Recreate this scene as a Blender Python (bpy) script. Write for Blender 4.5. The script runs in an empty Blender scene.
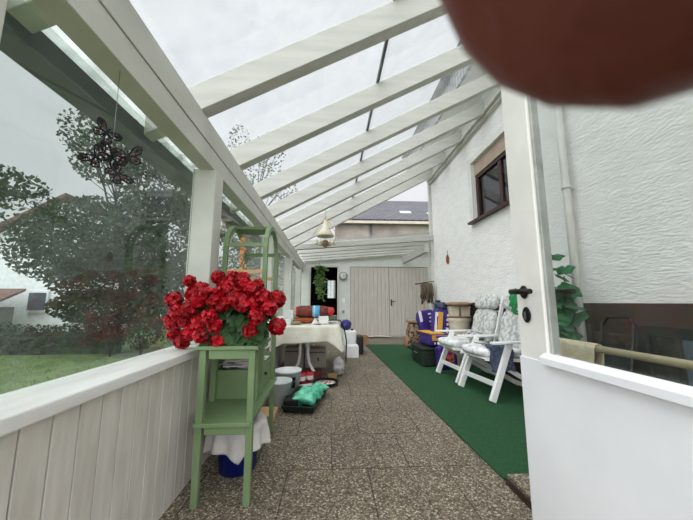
import bpy, bmesh, math, random
from mathutils import Vector, Matrix, Euler
from math import sin, cos, pi, radians as R, atan2, sqrt
C = bpy.context.scene.collection
random.seed(7)

# ------------------------------------------------------------------ materials
def lin(c):
    o = []
    for v in c[:3]:
        v /= 255.0
        o.append(v/12.92 if v <= .04045 else ((v+.055)/1.055)**2.4)
    return (*o, 1)

def mat(name, c1, c2=None, scale=6, rough=.6, bump=0, bscale=None, stretch=(1,1,1), metal=0, spec=.4, detail=4, lo=.35, hi=.65, dist=.01, trans=0):
    m = bpy.data.materials.new(name); m.use_nodes = True
    N, L = m.node_tree.nodes, m.node_tree.links
    b = N['Principled BSDF']
    b.inputs['Roughness'].default_value = rough; b.inputs['Metallic'].default_value = metal
    b.inputs['Specular IOR Level'].default_value = spec
    tc = N.new('ShaderNodeTexCoord'); mp = N.new('ShaderNodeMapping'); mp.inputs['Scale'].default_value = stretch
    L.new(tc.outputs['Object'], mp.inputs[0])
    nz = N.new('ShaderNodeTexNoise'); nz.inputs['Scale'].default_value = scale; nz.inputs['Detail'].default_value = detail
    L.new(mp.outputs[0], nz.inputs['Vector'])
    cr = N.new('ShaderNodeValToRGB'); cr.color_ramp.elements[0].position = lo; cr.color_ramp.elements[1].position = hi
    cr.color_ramp.elements[0].color = lin(c2 if c2 else [v*.93 for v in c1]); cr.color_ramp.elements[1].color = lin(c1)
    L.new(nz.outputs['Fac'], cr.inputs[0]); L.new(cr.outputs[0], b.inputs['Base Color'])
    if bump:
        n2 = N.new('ShaderNodeTexNoise'); n2.inputs['Scale'].default_value = bscale or scale*4; n2.inputs['Detail'].default_value = 3
        L.new(mp.outputs[0], n2.inputs['Vector'])
        bp = N.new('ShaderNodeBump'); bp.inputs['Strength'].default_value = bump; bp.inputs['Distance'].default_value = dist
        L.new(n2.outputs['Fac'], bp.inputs['Height']); L.new(bp.outputs[0], b.inputs['Normal'])
    if trans:
        b.inputs['Subsurface Weight'].default_value = 0
        tr = N.new('ShaderNodeBsdfTranslucent'); L.new(cr.outputs[0], tr.inputs[0])
        mx = N.new('ShaderNodeMixShader'); mx.inputs[0].default_value = trans
        L.new(b.outputs[0], mx.inputs[1]); L.new(tr.outputs[0], mx.inputs[2])
        L.new(mx.outputs[0], N['Material Output'].inputs[0])
    return m

def glass_mat(name, tint=(255,255,255), dirt=0.0, ior=1.45, dirtcol=(220,225,220)):
    m = bpy.data.materials.new(name); m.use_nodes = True
    N, L = m.node_tree.nodes, m.node_tree.links
    N.remove(N['Principled BSDF'])
    t = N.new('ShaderNodeBsdfTransparent'); t.inputs[0].default_value = lin(tint)
    g = N.new('ShaderNodeBsdfGlossy'); g.inputs['Roughness'].default_value = 0.0
    f0 = ((ior-1)/(ior+1))**2                      # Schlick reflectance, the same from both sides of the pane
    ge = N.new('ShaderNodeNewGeometry'); dt = N.new('ShaderNodeVectorMath'); dt.operation = 'DOT_PRODUCT'
    L.new(ge.outputs['Normal'], dt.inputs[0]); L.new(ge.outputs['Incoming'], dt.inputs[1])
    def mth(op, a, b=None):
        n = N.new('ShaderNodeMath'); n.operation = op
        for i, v in enumerate((a, b)):
            if v is None: continue
            if isinstance(v, (int, float)): n.inputs[i].default_value = v
            else: L.new(v, n.inputs[i])
        return n.outputs[0]
    p5 = mth('POWER', mth('SUBTRACT', 1.0, mth('ABSOLUTE', dt.outputs['Value'])), 5.0)
    f = mth('ADD', mth('MULTIPLY', p5, 1-f0), f0)
    mx = N.new('ShaderNodeMixShader'); L.new(f, mx.inputs[0]); L.new(t.outputs[0], mx.inputs[1]); L.new(g.outputs[0], mx.inputs[2])
    out = mx
    if dirt:
        d = N.new('ShaderNodeBsdfTranslucent'); d.inputs[0].default_value = lin(dirtcol)
        tc = N.new('ShaderNodeTexCoord'); nz = N.new('ShaderNodeTexNoise'); nz.inputs['Scale'].default_value = 9; nz.inputs['Detail'].default_value = 8
        L.new(tc.outputs['Object'], nz.inputs['Vector'])
        mr = N.new('ShaderNodeMapRange'); mr.inputs['From Min'].default_value = .3; mr.inputs['From Max'].default_value = .75
        mr.inputs['To Min'].default_value = dirt*.3; mr.inputs['To Max'].default_value = dirt*1.6
        L.new(nz.outputs['Fac'], mr.inputs[0])
        m2 = N.new('ShaderNodeMixShader'); L.new(mr.outputs[0], m2.inputs[0]); L.new(mx.outputs[0], m2.inputs[1]); L.new(d.outputs[0], m2.inputs[2])
        out = m2
    L.new(out.outputs[0], N['Material Output'].inputs[0])
    return m

M = {}
M['beam'] = mat('white_beam_paint', (206,205,197), (192,191,183), 3, .5, .15, 30, (1,1,1))
M['rafter'] = mat('white_rafter_paint', (194,193,185), (180,179,171), 4, .5, .1, 40, (.4,4,4))
M['sill'] = mat('white_sill_paint', (232,231,228), (216,214,210), 5, .45, .1, 40, (3,.4,3))
M['door'] = mat('white_door_paint', (236,238,240), (228,230,233), 3, .35)
M['stile'] = mat('cream_door_paint', (232,230,224), (222,220,213), 5, .4, .05, 30)
M['clad'] = mat('white_board', (214,208,200), (196,190,181), 5, .55, .1, 30, (1,4,.6))
M['groove'] = mat('board_groove', (95,92,86), rough=.9)
M['shedwhite'] = mat('shed_wall_paint', (222,224,218), (212,213,206), 3, .7)
M['gatewood'] = mat('garage_door_boards', (208,200,191), (194,185,176), 7, .6, .1, 30, (4,1,.3))
M['stucco'] = mat('white_stucco', (236,235,231), (228,227,223), 10, .9, 1.0, 38, (1,.55,1.5), dist=.012)
M['plinth'] = mat('brown_plinth', (70,48,38), (54,38,30), 4, .7, .4, 30)
M['brown'] = mat('brown_wood', (66,40,32), (50,30,25), 6, .45, stretch=(1,1,.3))
M['shutter'] = mat('roller_shutter', (176,158,140), (166,148,131), 5, .5)
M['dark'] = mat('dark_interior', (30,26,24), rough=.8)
M['black'] = mat('black_plastic', (24,24,26), rough=.35)
M['iron'] = mat('dark_bronze_handle', (40,36,34), rough=.35, metal=.6)
M['gutter'] = mat('dark_gutter', (70,78,80), (58,66,68), 6, .6)
M['slate'] = mat('slate', (92,92,96), (72,72,77), 9, .8, .5, 40)
M['carpet'] = mat('green_turf_carpet', (36,84,48), (28,68,39), 60, .95, .8, 160)
M['green'] = mat('sage_green_paint', (118,140,100), (108,130,91), 6, .5, .1, 40)
M['greendark'] = mat('green_crossbars', (96,124,78), (84,112,68), 6, .5)
M['tanwood'] = mat('bare_wood', (202,166,122), (184,146,104), 10, .6)
M['petal'] = mat('red_petals', (205,10,34), (140,4,20), 20, .5, trans=.12)
M['leafg'] = mat('geranium_leaves', (52,84,40), (30,56,28), 20, .6, trans=.1)
M['plastic'] = mat('white_garden_plastic', (240,240,238), (232,232,230), 5, .35)
M['cushion'] = mat('grey_floral_cushion', (206,207,203), (160,162,160), 22, .85, .3, 40, lo=.42, hi=.58)
M['seatcush'] = mat('pale_seat_cushion', (230,230,228), (192,194,198), 16, .85, .3, 30, lo=.38, hi=.55)
M['cloth'] = mat('ivory_tablecloth', (216,212,198), (202,197,182), 8, .85, .2, 60)
M['whitecloth'] = mat('white_cotton', (214,210,206), (198,192,188), 8, .9, .2, 40)
M['blue'] = mat('blue_plastic', (22,36,130), rough=.35)
M['bucket'] = mat('white_bucket_plastic', (244,246,245), rough=.35)
M['clearb'] = mat('translucent_bucket', (222,228,228), rough=.3)
M['tray'] = mat('dark_green_tray', (30,42,36), rough=.4)
M['gbag'] = mat('mint_green_bag', (120,212,178), (44,150,114), 12, .35, .5, 25)
M['gbag2'] = mat('green_shopping_bag', (30,130,72), (200,215,205), 9, .4, .4, 20, lo=.36, hi=.42)
M['clearbag'] = mat('crumpled_clear_bag', (196,196,194), (140,138,134), 14, .3, .8, 20)
M['netroll'] = mat('dark_red_roll', (132,52,46), (78,46,34), 26, .7, .5, 60)
M['redcap'] = mat('bright_red_end', (190,50,52), rough=.6)
M['bluelabel'] = mat('light_blue_label', (90,175,215), rough=.5)
M['carton'] = mat('brown_carton', (160,124,90), (146,112,80), 4, .8)
M['cartonw'] = mat('pale_carton', (176,168,156), (160,152,140), 4, .8)
M['loaf'] = mat('rust_brown_pot_clay', (158,84,46), (130,66,38), 10, .8)
M['paper'] = mat('white_paper', (232,232,228), rough=.7)
M['mag'] = mat('magazine_cover', (190,180,176), (60,66,90), 16, .4, lo=.45, hi=.5)
M['purple'] = mat('purple_bag', (64,44,128), (48,34,104), 8, .4, .3, 12)
M['yellow'] = mat('yellow_print', (226,168,66), rough=.5)
M['white'] = mat('white_print', (232,228,232), rough=.5)
M['magenta'] = mat('magenta_print', (150,40,120), (220,120,60), 14, .5, lo=.5, hi=.55)
M['boxgreen'] = mat('dark_green_crate', (34,46,38), (28,38,32), 5, .5)
M['cream'] = mat('cream_ceramic', (210,202,180), (192,184,160), 6, .5)
M['terrac'] = mat('brown_dish', (150,122,98), (132,106,84), 8, .7)
M['bluegrey'] = mat('dark_blue_canister', (44,52,78), rough=.4)
M['wicker'] = mat('brown_patterned_bag', (150,126,100), (52,44,40), 22, .8, .4, 40, lo=.45, hi=.52)
M['metal'] = mat('grey_metal', (150,150,150), rough=.35, metal=.8)
M['straw'] = mat('grey_brown_strands', (122,108,90), (88,78,66), 30, .9, stretch=(6,6,1))
M['bark'] = mat('tree_bark', (66,58,50), (48,42,38), 12, .9)
M['leafa'] = mat('apple_leaves', (66,86,56), (42,58,38), 2.5, .6, trans=.25)
M['leafb'] = mat('dark_hedge_leaves', (66,80,50), (34,44,28), 3, .7, trans=.15)
M['leafr'] = mat('rust_shrub_leaves', (84,54,42), (52,60,38), 3, .7, trans=.2)
M['lawn'] = mat('lawn_grass', (104,122,70), (76,96,50), 2.2, .95, .6, 40, detail=8)
M['brick'] = mat('weathered_render', (172,163,152), (140,131,122), 1.6, .9, .3, 8, detail=8)
M['housewhite'] = mat('neighbour_render', (226,228,230), rough=.9)
M['rooftile'] = mat('red_brown_tiles', (112,80,72), (92,64,58), 3, .8)
M['amber'] = mat('amber_shells', (226,150,84), (240,200,150), 30, .4)
M['ornblack'] = mat('blackened_metal', (26,24,28), rough=.4, metal=.3)
M['ornred'] = mat('dull_red_glass', (120,40,36), rough=.4)
M['denim'] = mat('dark_blue_cloth', (84,94,114), (48,56,74), 40, .9)
M['skin'] = mat('skin', (126,60,45), (108,50,38), 20, .45, .15, 120)
M['nail'] = mat('nail', (225,175,160), rough=.25)
M['sleeve'] = mat('navy_sleeve', (40,44,60), rough=.9)
M['gravelcurb'] = mat('concrete', (150,143,132), (132,126,116), 12, .9)
M['towel'] = mat('beige_towel', (196,186,160), (176,164,136), 20, .95, .6, 50)
M['pole'] = mat('varnished_rail', (168,158,128), (154,144,114), 10, .5)
M['leafp'] = mat('broad_green_leaves', (40,110,62), (28,84,48), 12, .5, trans=.2)
M['leafh'] = mat('hanging_leaves', (128,158,96), (74,108,58), 20, .5, trans=.2)
M['glass'] = glass_mat('roof_glass', (250,252,252), .05)
M['glassdirty'] = glass_mat('spotted_glass', (225,228,225), .35)
M['pane'] = glass_mat('side_glass', (236,241,238), .02)
M['panedoor'] = glass_mat('door_glass', (243,245,244), .025, 1.42)
M['winglass'] = glass_mat('window_glass', (170,175,178), .02, 1.9)
M['ceramicclock'] = mat('clock_face', (236,236,232), rough=.4)

def paver():
    m = bpy.data.materials.new('exposed_aggregate_pavers'); m.use_nodes = True
    N, L = m.node_tree.nodes, m.node_tree.links; b = N['Principled BSDF']; b.inputs['Roughness'].default_value = .85
    tc = N.new('ShaderNodeTexCoord')
    v = N.new('ShaderNodeTexVoronoi'); v.inputs['Scale'].default_value = 115; L.new(tc.outputs['Object'], v.inputs['Vector'])
    sep = N.new('ShaderNodeSeparateColor'); L.new(v.outputs['Color'], sep.inputs[0])
    cr = N.new('ShaderNodeValToRGB'); e = cr.color_ramp.elements
    e[0].position = 0; e[0].color = lin((84,76,64)); e[1].position = 1; e[1].color = lin((226,216,198))
    for p, c in ((.3,(118,109,94)), (.55,(142,132,114)), (.8,(170,158,138))):
        k = e.new(p); k.color = lin(c)
    L.new(sep.outputs[0], cr.inputs[0])
    r2 = N.new('ShaderNodeValToRGB'); r2.color_ramp.elements[0].position = .25; r2.color_ramp.elements[1].position = .75
    r2.color_ramp.elements[0].color = (1,1,1,1); r2.color_ramp.elements[1].color = (.55,.52,.48,1)
    mm = N.new('ShaderNodeMath'); mm.operation = 'MULTIPLY'; mm.inputs[1].default_value = 1.3; L.new(v.outputs['Distance'], mm.inputs[0]); L.new(mm.outputs[0], r2.inputs[0])
    mx = N.new('ShaderNodeMix'); mx.data_type = 'RGBA'; mx.blend_type = 'MULTIPLY'; mx.inputs[0].default_value = 1
    L.new(cr.outputs[0], mx.inputs[6]); L.new(r2.outputs[0], mx.inputs[7])
    nz = N.new('ShaderNodeTexNoise'); nz.inputs['Scale'].default_value = 2.2; nz.inputs['Detail'].default_value = 5; L.new(tc.outputs['Object'], nz.inputs['Vector'])
    r3 = N.new('ShaderNodeValToRGB'); r3.color_ramp.elements[0].position = .3; r3.color_ramp.elements[1].position = .7
    r3.color_ramp.elements[0].color = (.82,.8,.78,1); r3.color_ramp.elements[1].color = (1,1,1,1); L.new(nz.outputs['Fac'], r3.inputs[0])
    m2 = N.new('ShaderNodeMix'); m2.data_type = 'RGBA'; m2.blend_type = 'MULTIPLY'; m2.inputs[0].default_value = 1
    L.new(mx.outputs[2], m2.inputs[6]); L.new(r3.outputs[0], m2.inputs[7])
    mp = N.new('ShaderNodeMapping'); mp.inputs['Location'].default_value = (.1,-.02,0); L.new(tc.outputs['Object'], mp.inputs[0])
    bk = N.new('ShaderNodeTexBrick'); bk.inputs['Scale'].default_value = 1; bk.inputs['Brick Width'].default_value = .5; bk.inputs['Row Height'].default_value = .5
    bk.inputs['Mortar Size'].default_value = .004; bk.inputs['Mortar Smooth'].default_value = .1; bk.offset = .45
    bk.inputs['Color1'].default_value = (1,1,1,1); bk.inputs['Color2'].default_value = (.9,.9,.9,1); bk.inputs['Mortar'].default_value = (.3,.28,.25,1)
    L.new(mp.outputs[0], bk.inputs['Vector'])
    m3 = N.new('ShaderNodeMix'); m3.data_type = 'RGBA'; m3.blend_type = 'MULTIPLY'; m3.inputs[0].default_value = 1
    L.new(m2.outputs[2], m3.inputs[6]); L.new(bk.outputs[0], m3.inputs[7]); L.new(m3.outputs[2], b.inputs['Base Color'])
    bp = N.new('ShaderNodeBump'); bp.invert = True; bp.inputs['Strength'].default_value = .5; bp.inputs['Distance'].default_value = .004
    L.new(v.outputs['Distance'], bp.inputs['Height']); L.new(bp.outputs[0], b.inputs['Normal'])
    return m
M['paver'] = paver()

def scales(name, c1, c2, cm, w, h, rot=(0,0,0)):
    m = bpy.data.materials.new(name); m.use_nodes = True
    N, L = m.node_tree.nodes, m.node_tree.links; b = N['Principled BSDF']; b.inputs['Roughness'].default_value = .8
    tc = N.new('ShaderNodeTexCoord'); mp = N.new('ShaderNodeMapping'); mp.inputs['Rotation'].default_value = rot
    L.new(tc.outputs['Object'], mp.inputs[0])
    bk = N.new('ShaderNodeTexBrick'); bk.inputs['Scale'].default_value = 1; bk.inputs['Brick Width'].default_value = w; bk.inputs['Row Height'].default_value = h
    bk.inputs['Mortar Size'].default_value = h*.1; bk.inputs['Color1'].default_value = lin(c1); bk.inputs['Color2'].default_value = lin(c2); bk.inputs['Mortar'].default_value = lin(cm)
    L.new(mp.outputs[0], bk.inputs['Vector']); L.new(bk.outputs[0], b.inputs['Base Color'])
    return m
M['fascia'] = scales('slate_shingles', (150,150,152), (128,128,132), (70,70,74), .2, .1, (0, R(90), R(45)*0))
M['slateroof'] = scales('slate_roofing', (98,98,102), (84,84,89), (62,62,66), .3, .2)

# ------------------------------------------------------------------ mesh helpers
ORG = {}
class B:
    def __init__(s): s.bm = bmesh.new()
    def _add(s, vs, fs, smooth=False):
        v = [s.bm.verts.new(p) for p in vs]
        for f in fs:
            try:
                q = s.bm.faces.new([v[i] for i in f]); q.smooth = smooth
            except ValueError: pass
        return v
    def box(s, x0, x1, y0, y1, z0, z1, mtx=None):
        vs = [Vector((x, y, z)) for x in (x0, x1) for y in (y0, y1) for z in (z0, z1)]
        if mtx: vs = [mtx @ v for v in vs]
        s._add(vs, [(0,1,3,2),(4,6,7,5),(0,4,5,1),(2,3,7,6),(0,2,6,4),(1,5,7,3)]); return s
    def obox(s, c, size, rot=(0,0,0)):
        m = Matrix.Translation(c) @ Euler(rot).to_matrix().to_4x4()
        x, y, z = [k/2 for k in size]; return s.box(-x, x, -y, y, -z, z, m)
    def bar(s, p0, p1, w, h, up=(0,0,1)):
        p0, p1 = Vector(p0), Vector(p1); d = (p1-p0); l = d.length; d.normalize()
        a = d.cross(Vector(up))
        if a.length < 1e-4: a = d.cross(Vector((0,1,0)))
        a.normalize(); u = a.cross(d)
        m = Matrix((( d.x,a.x,u.x,p0.x),(d.y,a.y,u.y,p0.y),(d.z,a.z,u.z,p0.z),(0,0,0,1)))
        return s.box(0, l, -w/2, w/2, -h/2, h/2, m)
    def tube(s, pts, r, seg=10, cap=True):
        pts = [Vector(p) for p in pts]; n = len(pts); rs = r if isinstance(r, (list, tuple)) else [r]*n
        rings = []; a = None
        for i, p in enumerate(pts):
            d = (pts[min(i+1, n-1)]-pts[max(i-1, 0)]).normalized()
            if a is None:
                a = d.orthogonal().normalized()
            else:
                a = (a - d*a.dot(d))
                a = a.normalized() if a.length > 1e-6 else d.orthogonal().normalized()
            b = d.cross(a)
            rings.append([s.bm.verts.new(p + (a*cos(2*pi*k/seg)+b*sin(2*pi*k/seg))*rs[i]) for k in range(seg)])
        for i in range(n-1):
            for k in range(seg):
                f = s.bm.faces.new((rings[i][k], rings[i][(k+1)%seg], rings[i+1][(k+1)%seg], rings[i+1][k])); f.smooth = True
        if cap:
            s.bm.faces.new(rings[0][::-1]); s.bm.faces.new(rings[-1])
        return s
    def lathe(s, prof, c=(0,0,0), seg=28, sx=1, sy=1):
        rings = []
        for r, z in prof:
            rings.append([s.bm.verts.new((c[0]+sx*max(r,1e-4)*cos(2*pi*k/seg), c[1]+sy*max(r,1e-4)*sin(2*pi*k/seg), c[2]+z)) for k in range(seg)])
        for i in range(len(rings)-1):
            for k in range(seg):
                f = s.bm.faces.new((rings[i][k], rings[i][(k+1)%seg], rings[i+1][(k+1)%seg], rings[i+1][k])); f.smooth = True
        return s
    def sell(s, c, size, rot=(0,0,0), e=.5, nu=20, nv=12, fn=None):
        """rounded pillow (superellipsoid)"""
        m = Matrix.Translation(c) @ Euler(rot).to_matrix().to_4x4()
        def pw(v, q): return math.copysign(abs(v)**q, v)
        g = []
        for j in range(nv+1):
            t = -pi/2 + pi*j/nv; row = []
            for i in range(nu):
                u = 2*pi*i/nu
                p = Vector((size[0]/2*pw(cos(t), e)*pw(cos(u), e), size[1]/2*pw(cos(t), e)*pw(sin(u), e), size[2]/2*pw(sin(t), e*1.4)))
                if fn: p = fn(p)
                row.append(s.bm.verts.new(m @ p))
            g.append(row)
        for j in range(nv):
            for i in range(nu):
                f = s.bm.faces.new((g[j][i], g[j][(i+1)%nu], g[j+1][(i+1)%nu], g[j+1][i])); f.smooth = True
        return s
    def prism(s, poly, ax, a, b):
        def P(u, v, w): return {0:(w,u,v), 1:(u,w,v), 2:(u,v,w)}[ax]
        n = len(poly)
        vs = [P(u, v, a) for u, v in poly] + [P(u, v, b) for u, v in poly]
        s._add(vs, [tuple(range(n))[::-1], tuple(range(n, 2*n))] + [(i, (i+1)%n, n+(i+1)%n, n+i) for i in range(n)]); return s
    def grid(s, fn, nu, nv, smooth=True, close=False):
        g = [[s.bm.verts.new(fn(i/nu, j/nv)) for i in range(nu+(0 if close else 1))] for j in range(nv+1)]
        n = len(g[0])
        for j in range(nv):
            for i in range(nu):
                f = s.bm.faces.new((g[j][i], g[j][(i+1)%n], g[j+1][(i+1)%n], g[j+1][i])); f.smooth = smooth
        return s
    def build(s, name, m, parent=None, bev=0, solid=0, sub=0):
        bmesh.ops.remove_doubles(s.bm, verts=s.bm.verts, dist=1e-6)
        bmesh.ops.recalc_face_normals(s.bm, faces=s.bm.faces)
        if parent is not None: o0 = ORG[parent.name]
        else:
            vs = [v.co for v in s.bm.verts]
            o0 = Vector(((min(v.x for v in vs)+max(v.x for v in vs))/2, (min(v.y for v in vs)+max(v.y for v in vs))/2, min(v.z for v in vs)))
        bmesh.ops.translate(s.bm, verts=s.bm.verts, vec=-o0)
        me = bpy.data.meshes.new(name); s.bm.to_mesh(me); s.bm.free()
        me.materials.append(M[m] if isinstance(m, str) else m)
        o = bpy.data.objects.new(name, me); C.objects.link(o)
        if parent is not None: o.parent = parent
        else: o.location = o0
        ORG[o.name] = o0.copy()
        if solid:
            k = o.modifiers.new('thickness', 'SOLIDIFY'); k.thickness = solid; k.offset = 0
        if sub:
            k = o.modifiers.new('smooth', 'SUBSURF'); k.levels = sub; k.render_levels = sub
        if bev:
            k = o.modifiers.new('bevel', 'BEVEL'); k.width = bev; k.segments = 2; k.limit_method = 'ANGLE'
        return o

def thing(name, loc, label, cat, group=None):
    o = bpy.data.objects.new(name, None); C.objects.link(o); o.location = loc; o.empty_display_size = .1
    ORG[o.name] = Vector(loc); o['label'] = label; o['category'] = cat
    if group: o['group'] = group
    return o
def tag(o, label, cat, group=None, kind=None):
    o['label'] = label; o['category'] = cat
    if group: o['group'] = group
    if kind: o['kind'] = kind
    return o
def struct(o, label=None):
    o['kind'] = 'structure'
    if label: o['label'] = label
    return o
def copy_tree(o, parent=None):
    c = o.copy(); C.objects.link(c)
    if parent is not None: c.parent = parent
    ORG[c.name] = ORG[o.name]
    for ch in list(o.children): copy_tree(ch, c)
    return c
def children_once(o): return [c for c in bpy.data.objects if c.parent is o]

def leaves(name, m, pts, size, parent=None, spread=1.0, flat=0, kindstuff=False):
    """pts: list of (centre, radius, count); one folded leaf blade per draw"""
    V, F = [], []
    for c, r, n in pts:
        rr = r if isinstance(r, (tuple, list)) else (r, r, r)
        for _ in range(n):
            while True:
                q = Vector([random.uniform(-1, 1) for _ in range(3)])
                if q.length <= 1: break
            q = q.normalized()*q.length**.6
            p = Vector((c[0]+q.x*rr[0], c[1]+q.y*rr[1], c[2]+q.z*rr[2]))
            d = Vector([random.gauss(0, 1) for _ in range(3)]); d.z -= flat*0; d.normalize()
            a = d.orthogonal().normalized(); a.rotate(Matrix.Rotation(random.random()*6.28, 3, d)); b = d.cross(a)
            L_ = size*random.uniform(.7, 1.3); w = L_*.32
            i = len(V)
            V += [p-a*L_/2, p+b*w+d*w*.25-a*L_*.05, p+a*L_/2, p-b*w+d*w*.25-a*L_*.05]
            F += [(i, i+1, i+2), (i, i+2, i+3)]
    o0 = ORG[parent.name] if parent else Vector((0,0,0))
    me = bpy.data.meshes.new(name); me.from_pydata([tuple(v-o0) for v in V], [], F)
    me.materials.append(M[m]); o = bpy.data.objects.new(name, me); C.objects.link(o)
    if parent: o.parent = parent
    ORG[o.name] = o0.copy(); return o

def crump(c, size, seed, amp=.3, e=.9):
    rnd = random.Random(seed); ph = [rnd.uniform(0,6) for _ in range(9)]
    def fn(p):
        k = 1+amp*(sin(p.x*38+ph[0])*cos(p.y*33+ph[1])*.6+sin(p.y*52+p.z*41+ph[2])*.4)
        return Vector((p.x*k, p.y*k, p.z*(1+amp*sin(p.x*47+ph[3])*cos(p.y*39+ph[4]))))
    return B().sell(c, size, (0,0,rnd.uniform(-.5,.5)), e, 44, 24, fn)

# ------------------------------------------------------------------ the setting: floor, house, roof
H = 1.05
struct(B().box(-.86, 2.55, -1.2, 9.3, -.35, 0).build('floor', 'paver'))
struct(B().box(-40, 30, -14, 70, -.9, -.4).build('lawn', 'lawn'), 'mown green lawn beyond the glazed side')
# carpet: slightly askew
o = B().prism([(1.04,1.90),(2.47,1.90),(2.47,7.58),(.87,7.58)], 2, .001, .011).build('carpet', 'carpet')
tag(o, 'long green artificial turf runner laid over the pavers along the house wall', 'carpet')
s = thing('doorstep', (1.3,1.35,0), 'low pebbled slab with a brown side beside the open door', 'step')
B().box(1.04, 1.7, .8, 1.86, .035, .052).build('slab', 'paver', s)
B().box(1.03, 1.7, .8, 1.86, 0, .0349).build('riser', 'plinth', s)

# house wall at x=2.5 with a window hole (y 3.5..4.95, z 2.43..3.5)
w = B()
w.box(2.5, 2.8, -1.2, 3.5, 0, 4.6); w.box(2.5, 2.8, 4.95, 7.05, 0, 4.6)
w.box(2.5, 2.8, 3.5, 4.95, 0, 2.43); w.box(2.5, 2.8, 3.5, 4.95, 3.5, 4.6)
struct(w.build('wall_right', 'stucco'))
struct(B().box(2.475, 2.5, -1.2, 7.04, 0, 1.04).build('baseboard_right', 'plinth'), 'brown painted plinth along the foot of the house wall')
struct(B().box(2.43, 2.56, 7.05, 7.13, 0, 4.3).build('trim_1', 'beam', bev=.004), 'white corner board at the end of the house wall')
# house window
win = thing('window_1', (2.5,4.22,2.43), 'brown framed house window with roller shutter and white reveal', 'window'); win['kind'] = 'structure'; del win['category']
f = B(); f.box(2.56, 2.64, 3.5, 3.58, 2.43, 3.5); f.box(2.56, 2.64, 4.87, 4.95, 2.43, 3.5); f.box(2.56, 2.64, 3.58, 4.87, 2.43, 2.5); f.box(2.56, 2.64, 3.58, 4.87, 3.2, 3.26)
f.box(2.57, 2.63, 4.18, 4.26, 2.5, 3.2)
f.build('frame', 'brown', win, bev=.003)
f = B()
for k in range(6): f.box(2.545, 2.57, 3.5, 4.95, 3.262+k*.039, 3.262+k*.039+.036)
f.build('shutter', 'shutter', win)
B().box(2.595, 2.603, 3.58, 4.18, 2.5, 3.2).box(2.595, 2.603, 4.26, 4.87, 2.5, 3.2).build('pane', 'winglass', win)
B().grid(lambda u, v: Vector((2.72+.02*sin(u*70), 3.52+1.4*u, 2.45+1.0*v)), 90, 2).build('curtain', 'whitecloth', win)
B().box(2.41, 2.56, 3.42, 5.03, 2.395, 2.43).build('sill', 'brown', win)
f = B(); f.box(2.485, 2.5, 4.95, 5.07, 2.43, 3.6); f.box(2.485, 2.5, 3.4, 4.95, 3.5, 3.6); f.build('surround', 'shedwhite', win)
# room behind the window
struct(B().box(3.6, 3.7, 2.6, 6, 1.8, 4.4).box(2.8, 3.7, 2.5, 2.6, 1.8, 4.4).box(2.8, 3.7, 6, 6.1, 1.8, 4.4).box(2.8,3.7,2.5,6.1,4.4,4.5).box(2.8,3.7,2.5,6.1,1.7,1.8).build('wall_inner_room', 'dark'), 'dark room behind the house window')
# cellar window in plinth
cw = thing('window_2', (2.47,1.9,.2), 'dark cellar window in the brown plinth', 'window'); cw['kind'] = 'structure'; del cw['category']
B().box(2.44,2.475,1.55,2.32,.80,.87).box(2.44,2.475,1.55,2.32,.15,.22).box(2.44,2.475,2.25,2.32,.22,.8).box(2.44,2.475,1.55,1.62,.22,.8).box(2.44,2.475,2.02,2.06,.22,.8).build('frame', 'dark', cw)
B().box(2.462,2.474,1.62,2.02,.22,.8).box(2.462,2.474,2.06,2.25,.22,.8).build('pane', mat('cellar_pane', (34,30,28), rough=.2), cw)
B().box(2.455,2.461,1.62,2.02,.22,.79).build('shade', mat('grey_blue_blind', (74,84,96), rough=.6), cw)
# downpipe
dp = thing('downpipe', (2.36,2.83,0), 'pale grey downpipe fixed to the stucco behind the climbing plant', 'pipe')
B().tube([(2.42,2.83,0),(2.42,2.83,3.9)], .036, 14).build('pipe', 'beam', dp)
for z in (.9, 2.2, 3.5): B().lathe([(.037,0),(.043,0),(.043,.03),(.037,.03)], (2.42,2.83,z), 18).box(2.44,2.5,2.82,2.84,z,z+.03).build('bracket', 'beam', dp)

# house eave above the roof
struct(B().box(2.02, 2.9, -1.2, 7.3, 4.45, 4.5).build('trim_2', 'beam'), 'white soffit of the house eave')
struct(B().box(1.98, 2.02, -1.2, 7.35, 4.42, 4.78).build('trim_3', 'fascia'), 'slate shingled fascia of the house eave')
struct(B().prism([(1.9,4.76),(4.6,6.5),(4.6,6.6),(1.86,4.83)], 1, -1.2, 7.4).build('roof_house', 'slate'), 'slate roof of the house above the eave')

# glazed side (left): posts, beam, sill, cladding
f = B()
n = 0
y = -.62
pitch = .1
struct(B().box(-.90, -.835, -1.2, 9.24, 0, .725).build('wall_left', 'groove'))
clad = B(); y = -1.2
while y < 9.2:
    clad.box(-.836, -.82, y, min(y+pitch-.006, 9.24), .004, .722); y += pitch
struct(clad.build('wall_left_boards', 'clad', bev=.002), 'white tongue and groove boards below the window sill')
struct(B().box(-1.01, -.79, -1.2, 9.24, .725, .77).build('sill_left', 'sill', bev=.006), 'deep white painted sill board along the glazed side')
for i, py in enumerate((.555, 2.07, 4.2, 6.33, 8.38)):
    struct(B().box(-.975, -.815, py, py+.15, .77, 1.985).build('post', 'beam', bev=.006), 'white square post carrying the eave beam')
struct(B().box(-.935, -.826, -1.2, 9.24, 1.98, 2.106).build('beam_lower', 'beam', bev=.003), 'lower timber of the white eave beam')
struct(B().box(-.965, -.82, -1.2, 9.24, 2.109, 2.26).build('beam_upper', 'beam', bev=.003), 'upper timber of the white eave beam')
ps = (.555, 2.07, 4.2, 6.33, 8.38, 9.24)
for i in range(5):
    struct(B().box(-.966, -.961, ps[i]+.15, ps[i+1], .77, 1.98).build('window_%d' % (i+3), 'pane'), 'clear fixed side pane between two white posts')
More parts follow.
